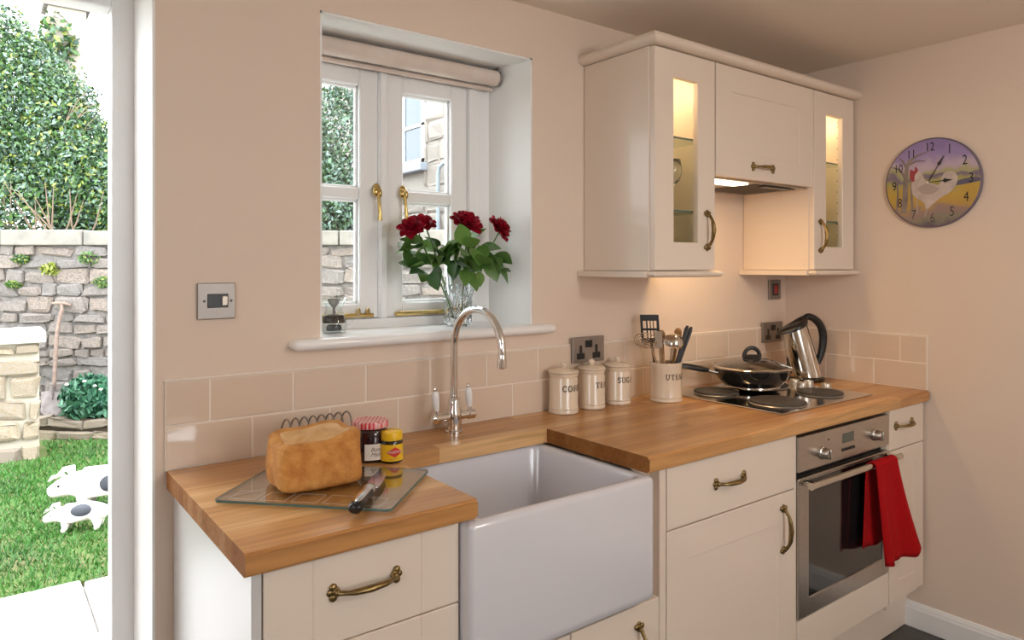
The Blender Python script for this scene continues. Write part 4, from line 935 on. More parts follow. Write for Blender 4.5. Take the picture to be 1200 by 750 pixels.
for k, pts in enumerate((((-.55, .15), (-.68, .36), (-.86, .44)), ((-.52, .38), (-.62, .56), (-.70, .64)), ((-.46, .54), (-.3, .64), (-.02, .72)), ((-.50, .45), (-.32, .52), (-.12, .50)), ((-.74, -.62), (-.72, -.2), (-.74, .14)), ((-.40, -.66), (-.42, -.2), (-.46, .12)))):
    obj('painted_branch', stroke(pts, .07, .015, .0004+.0001*k), M_tree, face)
bm = flat(sm([(-.40, .22), (-.30, .30), (-.20, .22), (-.12, .06), (.02, -.02), (.16, -.06), (.22, .12), (.32, .22), (.46, .20), (.54, .06), (.48, -.14), (.36, -.26), (.18, -.36), (.04, -.48), (-.10, -.60), (-.16, -.44), (-.34, -.30), (-.44, -.12), (-.40, .04)]), .0006); obj('painted_cockerel', bm, M_hen, face)
bm = flat(sm([(-.28, -.10), (-.12, -.02), (.06, -.08), (.16, -.16), (.0, -.26), (-.18, -.24)]), .0009); obj('painted_wing', bm, M_wing, face)
bm = flat(sm([(-.46, .20), (-.44, .34), (-.36, .30), (-.34, .40), (-.28, .32), (-.30, .26), (-.36, .18), (-.36, .06), (-.43, .08)], 3), .0009); obj('painted_comb', bm, M_comb, face)
bm = nb()
for p, q in (((-.08, -.58), (-.14, -.76)), ((-.30, -.36), (-.29, -.70))):
    dx, dy = q[0]-p[0], q[1]-p[1]; bm.faces.new([bm.verts.new(cf((p[0]+s_*.016)*CR, p[1]*CR, .0009)) for s_ in (-1, 1)]+[bm.verts.new(cf((q[0]+s_*.012)*CR, q[1]*CR, .0009)) for s_ in (1, -1)])
obj('painted_legs', bm, M_wing, face)
for k in range(1, 13):
    a = math.radians(90-30*k+2); rr = CR*.80
    bm = text_bm(str(k), .046 if k < 10 else .042, lambda u, v: cf(rr*math.cos(a)+u*.8, rr*math.sin(a)+v*1.1, .0012)); obj('numeral', bm, M_black, face)
for ang_, ln, wd in ((math.radians(90-30.5), .66, .010), (math.radians(2), .50, .014)):
    bm = nb(); dx, dy = math.cos(ang_), math.sin(ang_); nx, ny = -dy, dx
    pr = [(-.03, .004), (.0, .005), (ln*.62, .005), (ln*.70, wd*2.4), (ln*.78, wd*1.2), (ln, .002)]
    pts2 = [(q*dx+w_*nx*1.6, q*dy+w_*ny*1.6) for q, w_ in pr]+[(q*dx-w_*nx*1.6, q*dy-w_*ny*1.6) for q, w_ in pr[::-1]]
    pts2 = [(x-.06, y+.01) for x, y in pts2]
    a_ = [bm.verts.new(cf(x*CR, y*CR, .004)) for x, y in pts2]; b_ = [bm.verts.new(cf(x*CR, y*CR, .006)) for x, y in pts2]; n_ = len(pts2)
    for i in range(n_): bm.faces.new((a_[i], a_[(i+1) % n_], b_[(i+1) % n_], b_[i]))
    bm.faces.new(b_); bm.faces.new(a_[::-1]); obj('hand', bm, M_black, ck)
bm = nb(); lathe(bm, [(.004, 0), (.004, .008), (0, .009)], 14, M=Matrix.Translation(cf(-.06*CR, .01*CR, 0)) @ Matrix.Rotation(-PI/2, 4, 'Y')); obj('hand_pin', bm, M_whiteprint, ck)

# ------------------------------------------------------------------ on the window sill
ZS = 1.194
vx, vy = 1.205, .095
vs = thing('crystal_vase', 'cut crystal vase holding the roses on the window sill', 'vase', (vx, vy, ZS))
bm = nb(); nn = 48; outer = [(.036, 0), (.040, .004), (.041, .02), (.040, .05), (.042, .09), (.046, .12), (.050, .145), (.052, .155)]
def dia(k, i): return 1+.03*abs(((k+i*3) % 12)-6)/6*abs(((k-i*3) % 12)-6)/6
lathe(bm, outer+[(.049, .155), (.044, .12), (.039, .08), (.037, .03), (0, .02)], nn, (vx, vy, ZS), rad=lambda k, i: dia(k, i) if 1 <= i <= 6 else 1); obj('vase_body', bm, M_crystal, vs, smooth=25)
bm = nb()
for i in range(12):
    for sgn in (-1, 1):
        tube(bm, [(vx+rr*math.cos(2*PI*i/12+sgn*z*9), vy+rr*math.sin(2*PI*i/12+sgn*z*9), ZS+z) for z, rr in ((.012, .0418), (.035, .0418), (.06, .0422), (.085, .0432), (.11, .0460), (.13, .0485))], .0019, 5)
obj('cut_lines', bm, M_crystal, vs)
# petals and leaves, shared meshes
def petal_mesh(cup, name):
    bm = nb(); nu, nv = 6, 6; G = []
    for i in range(nu+1):
        row = []
        for j in range(nv+1):
            u = (i/nu-.5)*2; v = j/nv; wd = .9*math.sin(PI*(.10+.78*v))**.7
            x = u*wd*.5; y = -.05+cup*(.38*v**1.2 - .18*max(0, v-.75)*3) - .28*cup*(u*u)*.6 + .04*math.sin(5*u+3*v)*v; z = v*.95-.10*u*u*v - .22*(1-cup)*0
            row.append(bm.verts.new((x, y, z)))
        G.append(row)
    for i in range(nu):
        for j in range(nv): bm.faces.new((G[i][j], G[i+1][j], G[i+1][j+1], G[i][j+1]))
    me = to_mesh(bm, name); me.materials.append(M_rose); me.shade_smooth(); return me
PET = [petal_mesh(c, 'petal') for c in (.25, .55, .95)]
def leaf_mesh():
    bm = nb(); n = 8; L_, R_2, C_ = [], [], []
    for i in range(n+1):
        t = i/n; wd = .36*math.sin(PI*t**.8)**.9*(1+.05*(i % 2)); z = -.18*(t-.4)**2
        C_.append(bm.verts.new((0, t, z))); L_.append(bm.verts.new((-wd, t-.02, z+.07*math.sin(PI*t)))); R_2.append(bm.verts.new((wd, t-.02, z+.07*math.sin(PI*t))))
    for i in range(n):
        bm.faces.new((C_[i], C_[i+1], L_[i+1], L_[i])); bm.faces.new((C_[i], R_2[i], R_2[i+1], C_[i+1]))
    bmesh.ops.remove_doubles(bm, verts=bm.verts, dist=1e-4)
    me = to_mesh(bm, 'leaf'); me.materials.append(M_leaf); me.shade_smooth(); return me
LEAF = leaf_mesh()
def frame_of(direction, roll=0):
    d_ = Vector(direction).normalized(); q = d_.to_track_quat('Y', 'Z'); return q.to_matrix().to_4x4() @ Matrix.Rotation(roll, 4, 'Y')
def rose(label, head, axis, size, base, leaves):
    t = thing('rose', label, 'flower', base, group='red roses in the vase'); B = Vector(base); H = Vector(head); ax_ = Vector(axis).normalized()
    mid = B.lerp(H, .55) + Vector((0, 0, .035)) + (H-B)*Vector((.0, .0, 0)).length
    pts = [B.lerp(mid, q/6).lerp(mid.lerp(H, q/6), q/6) for q in range(7)]
    bm = nb(); tube(bm, pts, .0022, 6); obj('stem', bm, M_stem, t, smooth=60)
    Qz = ax_.to_track_quat('Z', 'X').to_matrix().to_4x4(); inv = WM[t].inverted()
    k = 0
    for ring, (cnt, tilt, s, off, pm) in enumerate(((3, 4, .50, .0, 0), (4, 12, .62, .0, 0), (5, 24, .74, -.02, 1), (6, 40, .85, -.05, 1), (7, 58, .95, -.08, 2), (7, 78, .98, -.12, 2))):
        for i in range(cnt):
            a = 2*PI*i/cnt+ring*.55+random.uniform(-.12, .12)
            M = Matrix.Translation(H) @ Qz @ Matrix.Rotation(a, 4, 'Z') @ Matrix.Translation((0, (.02+.03*ring)*size, off*size-.25*size)) @ Matrix.Rotation(-math.radians(tilt+random.uniform(-6, 6)), 4, 'X') @ Matrix.Scale(s*size*random.uniform(.92, 1.08), 4)
            share('petal', PET[pm], t, inv @ M); k += 1
    for i in range(5):
        a = 2*PI*i/5; M = Matrix.Translation(H-ax_*.30*size) @ Qz @ Matrix.Rotation(a, 4, 'Z') @ Matrix.Rotation(math.radians(-25), 4, 'X') @ Matrix.Diagonal((.45*size, .55*size, .5*size, 1)); share('sepal', LEAF, t, inv @ M)
    for (p, d_, s, roll) in leaves: share('leaf', LEAF, t, inv @ (Matrix.Translation(p) @ frame_of(d_, roll) @ Matrix.Scale(s, 4)))
def leafset(n, cx, cz, sx, sz, seed):
    r = random.Random(seed); out = []
    for i in range(n):
        p = (cx+r.uniform(-sx, sx), vy+r.uniform(-.07, .05), cz+r.uniform(-sz, sz))
        d_ = (p[0]-vx+r.uniform(-.05, .05), r.uniform(-.10, .03), r.uniform(-.10, .06)); out.append((p, d_, r.uniform(.050, .082), r.uniform(-.9, .9)))
    return out
rose('dark red rose, leftmost of the bunch in the vase', (1.010, .045, 1.500), (-.5, -.5, .75), .040, (vx-.02, vy-.01, ZS+.026), leafset(16, 1.10, 1.410, .055, .045, 1) + [((1.06, .06, 1.385), (-.9, -.2, -.12), .072, .3), ((1.085, .05, 1.365), (.05, -.4, -1), .062, 1.2), ((1.10, .05, 1.38), (-.15, -.3, -1), .075, .9)])
rose('dark red rose, second from the left, touching the leftmost bloom', (1.068, .075, 1.516), (-.1, -.4, .9), .040, (vx-.01, vy+.012, ZS+.026), leafset(15, 1.16, 1.415, .06, .05, 2))
rose('large red rose standing highest in the middle of the vase', (1.212, .050, 1.525), (.05, -.6, .85), .050, (vx+.005, vy-.012, ZS+.026), leafset(20, 1.215, 1.405, .065, .055, 3) + [((1.21, .04, 1.365), (.12, -.5, -.9), .07, .2), ((1.19, .04, 1.37), (-.2, -.5, -.8), .06, -.3)])
rose('red rose on the far right of the bunch, turned outwards', (1.340, .045, 1.508), (.5, -.6, .55), .045, (vx+.02, vy, ZS+.026), leafset(15, 1.27, 1.410, .05, .05, 4) + [((1.315, .05, 1.395), (.5, -.3, -.9), .085, .4), ((1.29, .05, 1.40), (.2, -.4, -1), .075, .9)])
# small glass jar with dark beads
px_, py_ = .800, .105
gj = thing('glass_cafetiere', 'small clear glass coffee maker with dark grounds on the sill', 'coffee maker', (px_, py_, ZS))
bm = nb(); lathe(bm, [(.030, 0), (.034, .003), (.036, .03), (.026, .055), (.021, .066), (.026, .078), (.036, .098), (.0345, .098), (.0245, .078), (.0195, .066), (.0245, .055), (.0345, .03), (.032, .005), (0, .004)], 32, (px_, py_, ZS)); obj('glass_body', bm, M_glass, gj, smooth=50)
bm = nb(); lathe(bm, [(.018, .006), (.021, .008), (.021, .018), (.017, .022), (0, .022)], 24, (px_, py_, ZS)); obj('black_base', bm, M_dgrey, gj, smooth=40)
bm = nb(); lathe(bm, [(.031, .028), (.030, .045), (.027, .050), (0, .050)], 24, (px_, py_, ZS)); obj('coffee_grounds', bm, mat('coffee_grounds', (.035, .02, .012), .8, bump=(200, .5)), gj, smooth=40)
bm = nb(); lathe(bm, [(.004, .05), (.004, .07), (.014, .082), (.018, .096), (.016, .096), (.006, .08)], 20, (px_, py_, ZS)); obj('plunger', bm, M_plate, gj, smooth=40)
bm = nb()
for dx in (-.014, .014): lathe(bm, [(.004, 0), (.004, .016), (0, .018)], 10, (px_+dx, py_, ZS+.096))
tube(bm, [(px_+.034, py_-.01, ZS+.09), (px_+.062, py_-.02, ZS+.085), (px_+.066, py_-.02, ZS+.05), (px_+.036, py_-.01, ZS+.02)], .003, 8); obj('handle', bm, M_glass, gj, smooth=50)

# ------------------------------------------------------------------ the garden
GZ = -.10
CAMG = Vector((0, -1.7714, 0))
def G(l, d_, z): return CAMG + rv*l + av*d_ + Vector((0, 0, z))
bm = nb(); box(bm, -14, 14, -14, 16, GZ-.3, GZ-.025); struct('ground', bm, mat('pale_gravel', (.30, .28, .25), .95, bump=(30, .3)))
bm = nb(); box(bm, -6, 9, 2.10, 7.5, GZ-.02, GZ+.0); struct('lawn', bm, M_soil)
# grass
nbl = 60000; xs = rng.uniform(-1.2, 2.6, nbl); ys = 2.08+3.6*rng.beta(1.0, 1.5, nbl)
hh = rng.uniform(.018, .045, nbl); aa = rng.uniform(0, 2*PI, nbl); lean = rng.normal(0, .016, (nbl, 2)); wv = rng.uniform(.002, .0045, nbl)*(1+.25*(ys-2))
V = np.empty((nbl, 3, 3)); V[:, 0] = np.c_[xs-wv*np.cos(aa), ys-wv*np.sin(aa), np.full(nbl, GZ)]; V[:, 1] = np.c_[xs+wv*np.cos(aa), ys+wv*np.sin(aa), np.full(nbl, GZ)]; V[:, 2] = np.c_[xs+lean[:, 0], ys+lean[:, 1], GZ+hh]
patch = (np.sin(xs*5.1+1)*np.sin(ys*4.3)+rng.normal(0, .5, nbl)); idx = np.where(patch > .9, 2, np.where(patch < -.7, 3, rng.integers(0, 2, nbl)))
keep = (xs*.6046+(ys+1.7714)*.7965 < 6.0) & ~((xs < .46) & (ys > 4.74)); V, idx = V[keep], idx[keep]; nbl = len(V)
me = raw('grass', V.reshape(-1, 3), np.arange(nbl*3).reshape(-1, 3), M_grass, idx)
tag(obj('grass', me, []), 'short green lawn grass seen through the garden door', 'grass', kind='stuff')
# paving
pv = thing('patio', None, None, (0, 1.2, GZ)); pv['kind'] = 'structure'
for i in range(-5, 7):
    for j in range(3):
        x0 = i*.62+(.2*j); y0 = .34+j*.58; bm = nb(); q = .006
        box(bm, x0+q+random.uniform(0, .006), x0+.62-q, y0+q, y0+.58-q-(random.uniform(-.02, .03) if j == 2 else 0), GZ-.03, GZ+.012+random.uniform(-.003, .003), .006); obj('paving_slab', bm, M_paving, pv)
# rubble garden wall
WD, WZ = 6.5, 1.573
rot = math.atan2(-.6046, .7965); gw_loc = G(-2.3, WD, GZ); 
def rock_mesh(seed, name='stone'):
    r = np.random.default_rng(seed); bm = nb(); bmesh.ops.create_cube(bm, size=1); sk_, sk2 = r.uniform(-1, 1), r.uniform(-1, 1)
    bmesh.ops.bevel(bm, geom=list(bm.edges), offset=.17, segments=2, affect='EDGES', profile=.6)
    for v in bm.verts:
        v.co += Vector(r.normal(0, .045, 3)); v.co.x *= 1+.25*v.co.z*sk_; v.co.z *= 1+.3*v.co.x*sk2
    bmesh.ops.triangulate(bm, faces=[f for f in bm.faces if len(f.verts) > 4]); me = to_mesh(bm, name); me.materials.append(M_stone); return me
ROCK = [rock_mesh(i) for i in range(8)]
def rubble(parent, l0, l1, z0, z1, d0, n_h, mean, meshes, seed, mort=.014, depth=.12):
    """courses of uneven stones on the face at local y = d0 (facing -y), in the parent's space"""
    r = random.Random(seed); zs = [z0]
    while zs[-1] < z1-.06: zs.append(min(z1, zs[-1]+n_h*r.uniform(.7, 1.35)))
    zs[-1] = z1
    for a0, a1 in zip(zs, zs[1:]):
        x = l0-r.uniform(0, mean*.6)
        while x < l1:
            wd = mean*r.uniform(.5, 1.5); e = min(x+wd, l1); s0 = max(x, l0)
            if e-s0 > .05:
                h = (a1-a0)*r.uniform(.70, 1.15); w_ = (e-s0)*r.uniform(.9, 1.04)
                share('stone', meshes[r.randrange(len(meshes))], parent, Matrix.Translation(((s0+e)/2, d0+depth/2-r.uniform(.008, .035), a0+h/2)) @ Matrix.Rotation(r.uniform(-.13, .13), 4, 'Y') @ Matrix.Diagonal((w_-mort*.6, depth, h-mort*.5, 1)))
            x = e
gw = thing('garden_wall', 'grey rubble stone garden wall with flat coping at the end of the lawn', 'wall', gw_loc, rot)
bm = nb(); box(bm, -4.2, 3.4, .012, .40, -.1, WZ-GZ); obj('mortar_core', bm, M_mortar, gw, local=True)
rubble(gw, -3.2, 2.6, .0, WZ-GZ, 0, .112, .25, ROCK, 3)
x = -4.2
while x < 3.4:
    l = random.uniform(.7, .95); bm = nb(); box(bm, x+.006, min(x+l, 3.4)-.006, -.05, .45, WZ-GZ+.002, WZ-GZ+.14+random.uniform(-.006, .006), .012, 2); obj('coping_stone', bm, M_cope, gw, local=True); x += l
bm = nb(); box(bm, -9, 9, WD+.42, 16, GZ, WZ-.15); bm.transform(Matrix.Translation(CAMG) @ Matrix.Rotation(rot, 4, 'Z')); struct('raised_bank', bm, M_earth)
# kerb of the bed
kb = thing('bed_edging', 'two courses of pale stones edging the bed below the garden wall', 'edging', G(-3.5, 6.06, GZ), rot)
ROCK2 = [rock_mesh(i+20) for i in range(6)]
for q in ROCK2: q.materials.clear(); q.materials.append(M_stone2)
rubble(kb, -.75, .9, 0, .20, 0, .10, .24, ROCK2, 11, depth=.10)
bm = nb(); box(bm, -.75, .9, .02, .39, 0, .17); obj('bed_soil', bm, M_earth, kb, local=True)
# pier
pr_ = thing('stone_pier', 'low stone pier with pale flat cap at the left of the lawn', 'pier', (-.09, 4.80, GZ), 0)
bm = nb(); box(bm, -.45, .49, .015, .40, 0, .89); obj('mortar_core', bm, M_mortar2, pr_, local=True)
rubble(pr_, -.45, .50, 0, .88, 0, .135, .27, ROCK2, 5, mort=.03)
bm = nb(); box(bm, -.5, .53, -.05, .45, .895, .985, .012, 2); obj('cap_stone', bm, mat('pale_cap_stone', (.74, .72, .69), .9, bump=(20, .2)), pr_, local=True)
# foliage helper
def foliage(name, blobs, n, size, mats, weights, seed, upright=.3, shell=.35):
    r = np.random.default_rng(seed); vol = np.array([b[3]*b[4]*b[5] for b in blobs])**.7; pick = r.choice(len(blobs), n, p=vol/vol.sum()); B = np.array(blobs)
    d_ = r.normal(size=(n, 3)); d_ /= np.linalg.norm(d_, axis=1)[:, None]; rad = 1-shell*r.random(n)**1.6 + r.normal(0, .06, n)
    c = B[pick, :3]+d_*rad[:, None]*B[pick, 3:6]
    t1 = r.normal(size=(n, 3)); t1[:, 2] += upright; t1 /= np.linalg.norm(t1, axis=1)[:, None]; nr = d_+r.normal(0, .6, (n, 3)); t2 = np.cross(t1, nr); t2 /= np.linalg.norm(t2, axis=1)[:, None]+1e-9
    s = size*r.uniform(.6, 1.4, n)[:, None]; V = np.stack([c-t1*s, c+t2*s*.45, c+t1*s, c-t2*s*.45], 1).reshape(-1, 3)
    return raw(name, V, np.arange(n*4).reshape(-1, 4), mats, r.choice(len(mats), n, p=np.array(weights)/sum(weights)))
def shrub(name, label, blobs, n, size, mats, weights, seed, base, stems, group=None, upright=.3):
    t = thing(name, label, 'shrub', base, 0, group); me = foliage('foliage', blobs, n, size, mats, weights, seed, upright); o = obj('foliage', me, [], t); o['kind'] = 'stuff'
    for s in stems:
        bm = nb(); tube(bm, s, [.009]*(len(s)-1)+[.003], 5); obj('branch', bm, M_twig, t, smooth=60)
    return t
def blob(l, d_, z, rx, ry, rz):
    p = G(l, d_, z); return (p.x, p.y, p.z, rx, ry, rz)
def stemset(l, d_, z0, n, spread, h, seed):
    r = random.Random(seed); out = []
    for i in range(n):
        a = l+r.uniform(-spread*.5, spread*.5); b = a+r.uniform(-spread, spread)*.5; out.append([G(a, d_+r.uniform(-.1, .1), z0), G((a+b)/2+r.uniform(-.05, .05), d_-.15, z0+h*.5), G(b, d_-.25, z0+h*r.uniform(.8, 1.1))])
    return out
shrub('evergreen_shrub', 'tall mixed green shrub above the garden wall, seen through the door', [blob(-5.6, 7.6, 3.25, .5, .45, 1.0), blob(-5.15, 7.55, 2.9, .42, .42, .98), blob(-4.75, 7.5, 2.62, .40, .42, .85), blob(-4.42, 7.4, 2.25, .36, .4, .72), blob(-4.9, 7.3, 1.95, .9, .4, .42), blob(-4.05, 7.4, 2.1, .36, .4, .6), blob(-5.95, 7.6, 2.7, .5, .45, 1.1)], 70000, .026, M_fol, [3, 4, 2.5, 1.6, 2.5, 2], 21, G(-4.8, 7.4, 1.4), stemset(-4.8, 7.1, 1.45, 22, 1.0, .7, 5))
shrub('dense_evergreen', 'dense dark blue-green evergreen behind the garden wall, left window light', [blob(-1.82, 7.5, 2.5, .34, .4, .88), blob(-2.2, 7.5, 2.3, .4, .4, .8), blob(-1.75, 7.4, 1.95, .42, .4, .4), blob(-2.6, 7.4, 2.1, .4, .4, .6)], 22000, .026, [M_fol[0], M_fol[4], M_fol[5], M_fol[2]], [3, 3, 3, 1.5], 22, G(-1.7, 7.5, 1.4), [])
shrub('garden_shrub', 'mid green shrub behind the garden wall, beyond the house wall', [blob(-3.0, 7.5, 2.2, .7, .5, .7)], 8000, .045, M_fol, [3, 4, 2, 1, 1, 2], 23, G(-3, 7.5, 1.4), [])
# bare twigs
tw = thing('bare_twigs', 'thin bare twigs against the sky right of the tall shrub', 'twigs', G(-4.45, 7.3, 2.4))
r_ = random.Random(4)
for i in range(9):
    a = G(-4.50+r_.uniform(-.12, .1), 7.2, 2.75+r_.uniform(-.15, .2)); b = a+rv*r_.uniform(.05, .3)+Vector((0, 0, r_.uniform(.0, .42))); bm = nb(); tube(bm, [a, a.lerp(b, .5)+Vector((0, 0, .04)), b], [.006, .004, .002], 5); obj('twig', bm, M_twig, tw, smooth=60)
# plants in the wall
for i, (l, z, s, lb, mi) in enumerate(((-4.20, 1.36, .09, 'light green leafy sprig growing from the garden wall', 3), (-3.83, 1.46, .12, 'trailing wall plant just under the coping, right of the sprig', 1), (-4.55, 1.22, .07, 'small green tuft in the garden wall at the far left', 1), (-3.72, 1.24, .10, 'straggling wall plant low on the right of the garden wall', 1), (-4.48, 1.45, .08, 'tuft of wall plant under the coping at the left', 0))):
    t = thing('wall_plant', lb, 'plant', G(l, WD-.02, z), 0, 'plants growing in the garden wall')
    o = obj('foliage', foliage('foliage', [blob(l, WD-.03, z, s, .04, s*.55)], 220 if mi == 3 else 420, .022 if mi == 3 else .013, [M_fol[mi], M_fol[3] if mi == 3 else M_fol[3]], [3, 1], 40+i), [], t); o['kind'] = 'stuff'
# teal feathery plant
bp = G(-3.70, 6.20, .06); bl_ = foliage('foliage', [blob(-3.70, 6.22, .22, .23, .16, .20), blob(-3.50, 6.24, .20, .20, .15, .18)], 5200, .042, M_fol2, [3, 3, 2], 50, 1.2, .8)
t = thing('feathery_plant', 'blue-green feathery plant with small white flowers in the bed', 'plant', bp); o = obj('foliage', bl_, [], t); o['kind'] = 'stuff'
for l, z in ((-3.81, .37), (-3.66, .40), (-3.57, .36), (-3.52, .33)):
    bm = nb(); ball(bm, G(l, 6.06, z), .016, (1, .6, .6), 8, 6); obj('flower', bm, M_whiteprint, t, smooth=180)
# spade against the wall
sp_ = thing('garden_spade', 'weathered garden spade leaning against the stone wall', 'spade', G(-3.99, 6.22, .075))
def S_(l, z, d_=0): return G(-4.03+l-.12*(z-.075), 6.22+.22*(z-.075)/1.0-d_, z)
bm = nb(); tube(bm, [S_(.0, .26), S_(.005, .45), S_(.012, .65), S_(.02, .80), S_(.045, .94), S_(.062, 1.0)], [.018, .017, .017, .016, .017, .016], 10); obj('shaft', bm, M_spadew, sp_, smooth=60)
bm = nb(); tube(bm, [S_(-.03, 1.045), S_(.02, 1.05), S_(.075, 1.048), S_(.14, 1.03)], [.013, .016, .016, .011], 10); tube(bm, [S_(.06, .99), S_(.055, 1.05)], .014, 8); obj('grip', bm, M_spadew, sp_, smooth=60)
bm = nb(); P_ = [(-.105, .275), (-.03, .285), (.03, .285), (.105, .275), (.10, .10), (.06, .078), (-.06, .078), (-.10, .10)]
a_ = [bm.verts.new(S_(x, z, .012+.012*(1-(x/.105)**2))) for x, z in P_]; b_ = [bm.verts.new(S_(x, z, .006+.012*(1-(x/.105)**2))) for x, z in P_]
for i in range(8): bm.faces.new((a_[i], a_[(i+1) % 8], b_[(i+1) % 8], b_[i]))
bm.faces.new(a_); bm.faces.new(b_[::-1]); tube(bm, [S_(0, .21, .02), S_(0, .33, .015)], [.012, .021], 8); obj('blade', bm, M_spadem, sp_)
# pig ornaments: one skinned body each
def pigmat(name, spots):
    m = bpy.data.materials.new(name); m.use_nodes = True; N = m.node_tree.nodes; L = m.node_tree.links; p = N['Principled BSDF']; p.inputs['Roughness'].default_value = .5
    tc = N.new('ShaderNodeTexCoord'); acc = None
    for c, s in spots:
        mp = N.new('ShaderNodeMapping'); mp.vector_type = 'TEXTURE'; mp.inputs['Location'].default_value = c; mp.inputs['Scale'].default_value = s; L.new(tc.outputs['Object'], mp.inputs[0])
        ln = N.new('ShaderNodeVectorMath'); ln.operation = 'LENGTH'; L.new(mp.outputs[0], ln.inputs[0]); lt = N.new('ShaderNodeMath'); lt.operation = 'LESS_THAN'; lt.inputs[1].default_value = 1; L.new(ln.outputs['Value'], lt.inputs[0])
        if acc is None: acc = lt
        else:
            mxx = N.new('ShaderNodeMath'); mxx.operation = 'MAXIMUM'; L.new(acc.outputs[0], mxx.inputs[0]); L.new(lt.outputs[0], mxx.inputs[1]); acc = mxx
    mx = N.new('ShaderNodeMix'); mx.data_type = 'RGBA'; mx.inputs['A'].default_value = (.80, .74, .72, 1); mx.inputs['B'].default_value = (.03, .033, .045, 1); L.new(acc.outputs[0], mx.inputs['Factor']); L.new(mx.outputs['Result'], p.inputs['Base Color']); return m
def pig(label, loc, rotz, s, spots):
    """local: nose towards -x, feet on z = 0; about .34 long at s = 1"""
    t = thing('pig_ornament', label, 'ornament', loc, rotz, 'pig ornaments on the lawn')
    V_ = [(.10, 0, .108), (.05, 0, .11), (-.01, 0, .108), (-.06, 0, .104), (-.10, 0, .100), (-.135, 0, .092), (-.165, 0, .080), (-.182, 0, .075), (.135, 0, .108), (.152, 0, .112)]
    Rr = [.050, .056, .056, .052, .045, .036, .024, .019, .036, .012]
    E_ = [(0, 1), (1, 2), (2, 3), (3, 4), (4, 5), (5, 6), (6, 7), (0, 8), (8, 9)]
    for sy in (-1, 1):
        for bi, lx, fx in ((3, -.065, -.078), (0, .095, .088)):
            k = len(V_); V_ += [(lx, sy*.030, .065), (lx+.004, sy*.036, .035), (fx, sy*.038, .008)]; Rr += [.026, .017, .014]; E_ += [(bi, k), (k, k+1), (k+1, k+2)]
    me = bpy.data.meshes.new('pig_body'); me.from_pydata([(x*s, y*s, z*s) for x, y, z in V_], E_, [])
    o = bpy.data.objects.new('pig_body', me); COL.objects.link(o); o.parent = t; WM[o] = WM[t]
    sk_ = o.modifiers.new('skin', 'SKIN'); sk_.use_smooth_shade = True
    for i, v in enumerate(me.skin_vertices[0].data if me.skin_vertices else []): v.radius = (Rr[i]*s, Rr[i]*s); v.use_root = (i == 2)
    if not me.skin_vertices:
        bpy.context.view_layer.update()
    sb = o.modifiers.new('sub', 'SUBSURF'); sb.levels = 2; sb.render_levels = 2
    me.materials.append(pigmat('pig_glaze', spots))
    for sy in (-1, 1):
        bm = nb(); tube(bm, [(-.115*s, sy*.026*s, .128*s), (-.125*s, sy*.040*s, .146*s), (-.150*s, sy*.046*s, .140*s), (-.165*s, sy*.044*s, .126*s)], [.010*s, .018*s, .014*s, .004*s], 8, flat=.35); obj('ear', bm, M_whiteprint, t, local=True, smooth=60)
        bm = nb(); ball(bm, (-.140*s, sy*.031*s, .104*s), .0045*s, (1, .6, 1), 8, 6); obj('eye', bm, M_black, t, local=True)
    bm = nb(); tube(bm, [(.15*s, 0, .112*s), (.165*s, .006*s, .125*s), (.172*s, -.004*s, .135*s), (.165*s, -.006*s, .142*s)], [.005*s, .0045*s, .004*s, .003*s], 6); obj('tail', bm, M_whiteprint, t, local=True, smooth=60)
    return o
prot = math.atan2(-.6046, .7965)+.25
P1 = pig('small white ornamental pig with one long black saddle spot on the lawn', (.470, 2.85, GZ), prot, 1.0, [((.02, -.05, .128), (.052, .07, .032))])
P2 = pig('larger white ornamental pig with round black spot, behind the small one', (.640, 3.13, GZ), prot, 1.75, [((.035, -.09, .19), (.05, .08, .048))])
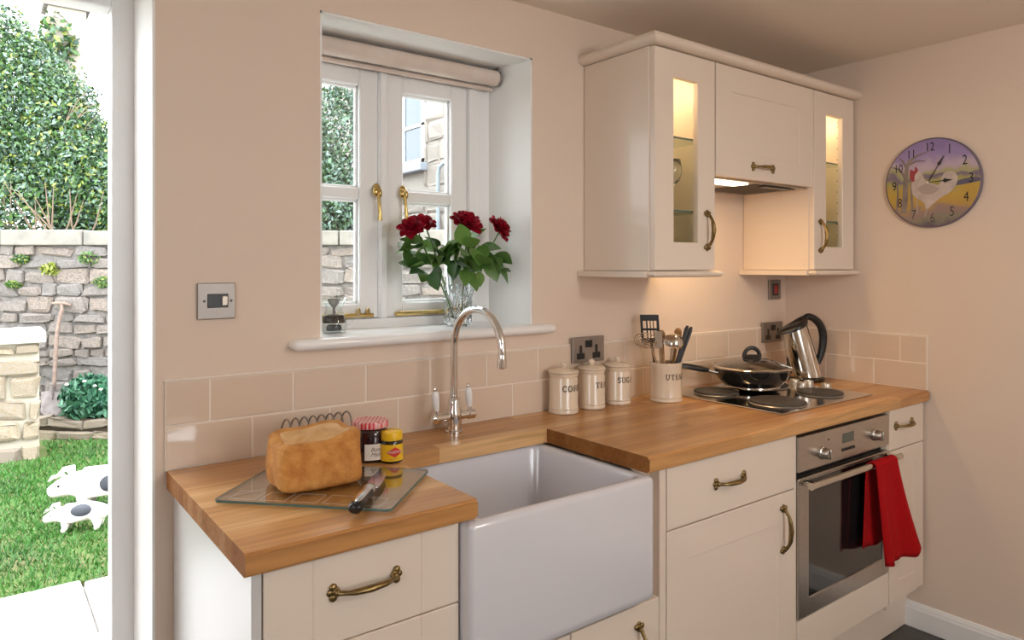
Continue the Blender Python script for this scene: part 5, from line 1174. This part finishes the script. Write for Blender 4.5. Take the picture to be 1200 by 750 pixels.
# neighbour house
nh = thing('neighbour_house', 'pale stone neighbouring house seen through the right window light', 'building', (4.6, 6.5, GZ), 0)
bm = nb(); box(bm, 4.62, 7, 4.2, 10.5, GZ, 6.0); obj('wall_core', bm, mat('house_mortar', (.30, .27, .24), .95), nh)
blockm = []
for i in range(5):
    q = rock_mesh(60+i, 'stone'); q.materials.clear(); q.materials.append(M_stone3); blockm.append(q)
r_ = random.Random(9); z = 1.0
WY0, WY1, WZ0, WZ1 = 6.15, 7.3, 2.72, 3.75
while z < 4.6:
    h = r_.uniform(.24, .36); y = 4.2
    while y < 8.4:
        l = r_.uniform(.3, .7); e = min(y+l, 8.4); beside = z+h > WZ0-.1 and z < WZ1
        if beside and y < WY0 < e: e = WY0
        if not (beside and e > WY0+.01 and y < WY1-.01):
            share('stone', blockm[r_.randrange(5)], nh, WM[nh].inverted() @ Matrix.Translation((4.66, (y+e)/2, z+h/2)) @ Matrix.Diagonal((.14, e-y-.012, h-.012, 1)))
        y = e
    z += h
wn = nb(); 
for y0, y1, z0, z1 in ((WY0, WY0+.07, WZ0, WZ1), (WY1-.07, WY1, WZ0, WZ1), (WY0, WY1, WZ0, WZ0+.06), (WY0, WY1, WZ1-.06, WZ1), (6.69, 6.75, WZ0, WZ1), (WY0, WY1, 3.2, 3.24)): box(wn, 4.59, 4.65, y0, y1, z0, z1)
wn = obj('window', wn, M_white, nh)
for y0, y1 in ((WY0+.07, 6.69), (6.75, WY1-.07)):
    bm = nb(); box(bm, 4.612, 4.62, y0, y1, WZ0+.06, WZ1-.06); obj('pane', bm, mat('far_pane', (.06, .08, .10), .15), wn)
bm = nb(); box(bm, 4.50, 4.70, WY0-.06, WY1+.06, WZ0-.11, WZ0-.005, .01); obj('window_sill', bm, mat('slate_sill', (.28, .31, .36), .7), nh)
bm = nb(); tube(bm, [(4.53, 5.35, 2.62), (4.53, 5.55, 2.64), (4.53, 5.66, 2.60), (4.53, 5.70, 2.5), (4.53, 5.70, 1.2)], .025, 8); obj('drainpipe', bm, mat('blue_grey_pipe', (.30, .36, .40), .5), nh, smooth=60)
# chimney beyond the shrub
ch = thing('stone_chimney', 'ivy-clad stone chimney rising behind the tall shrub', 'chimney', G(-5.61, 8.9, 1.4), 0)
bm = nb(); box(bm, -.2, .2, -.2, .2, 0, 3.17); obj('stack', bm, M_mortar2, ch, local=True)
bm = nb(); box(bm, -.25, .25, -.25, .25, 3.17, 3.25, .01); obj('cap', bm, M_stone, ch, local=True)
o = obj('ivy', foliage('ivy', [blob(-5.61, 8.75, 4.1, .22, .2, .42)], 700, .05, M_fol, [2, 3, 2, 2, 2, 1], 71), [], ch); o['kind'] = 'stuff'
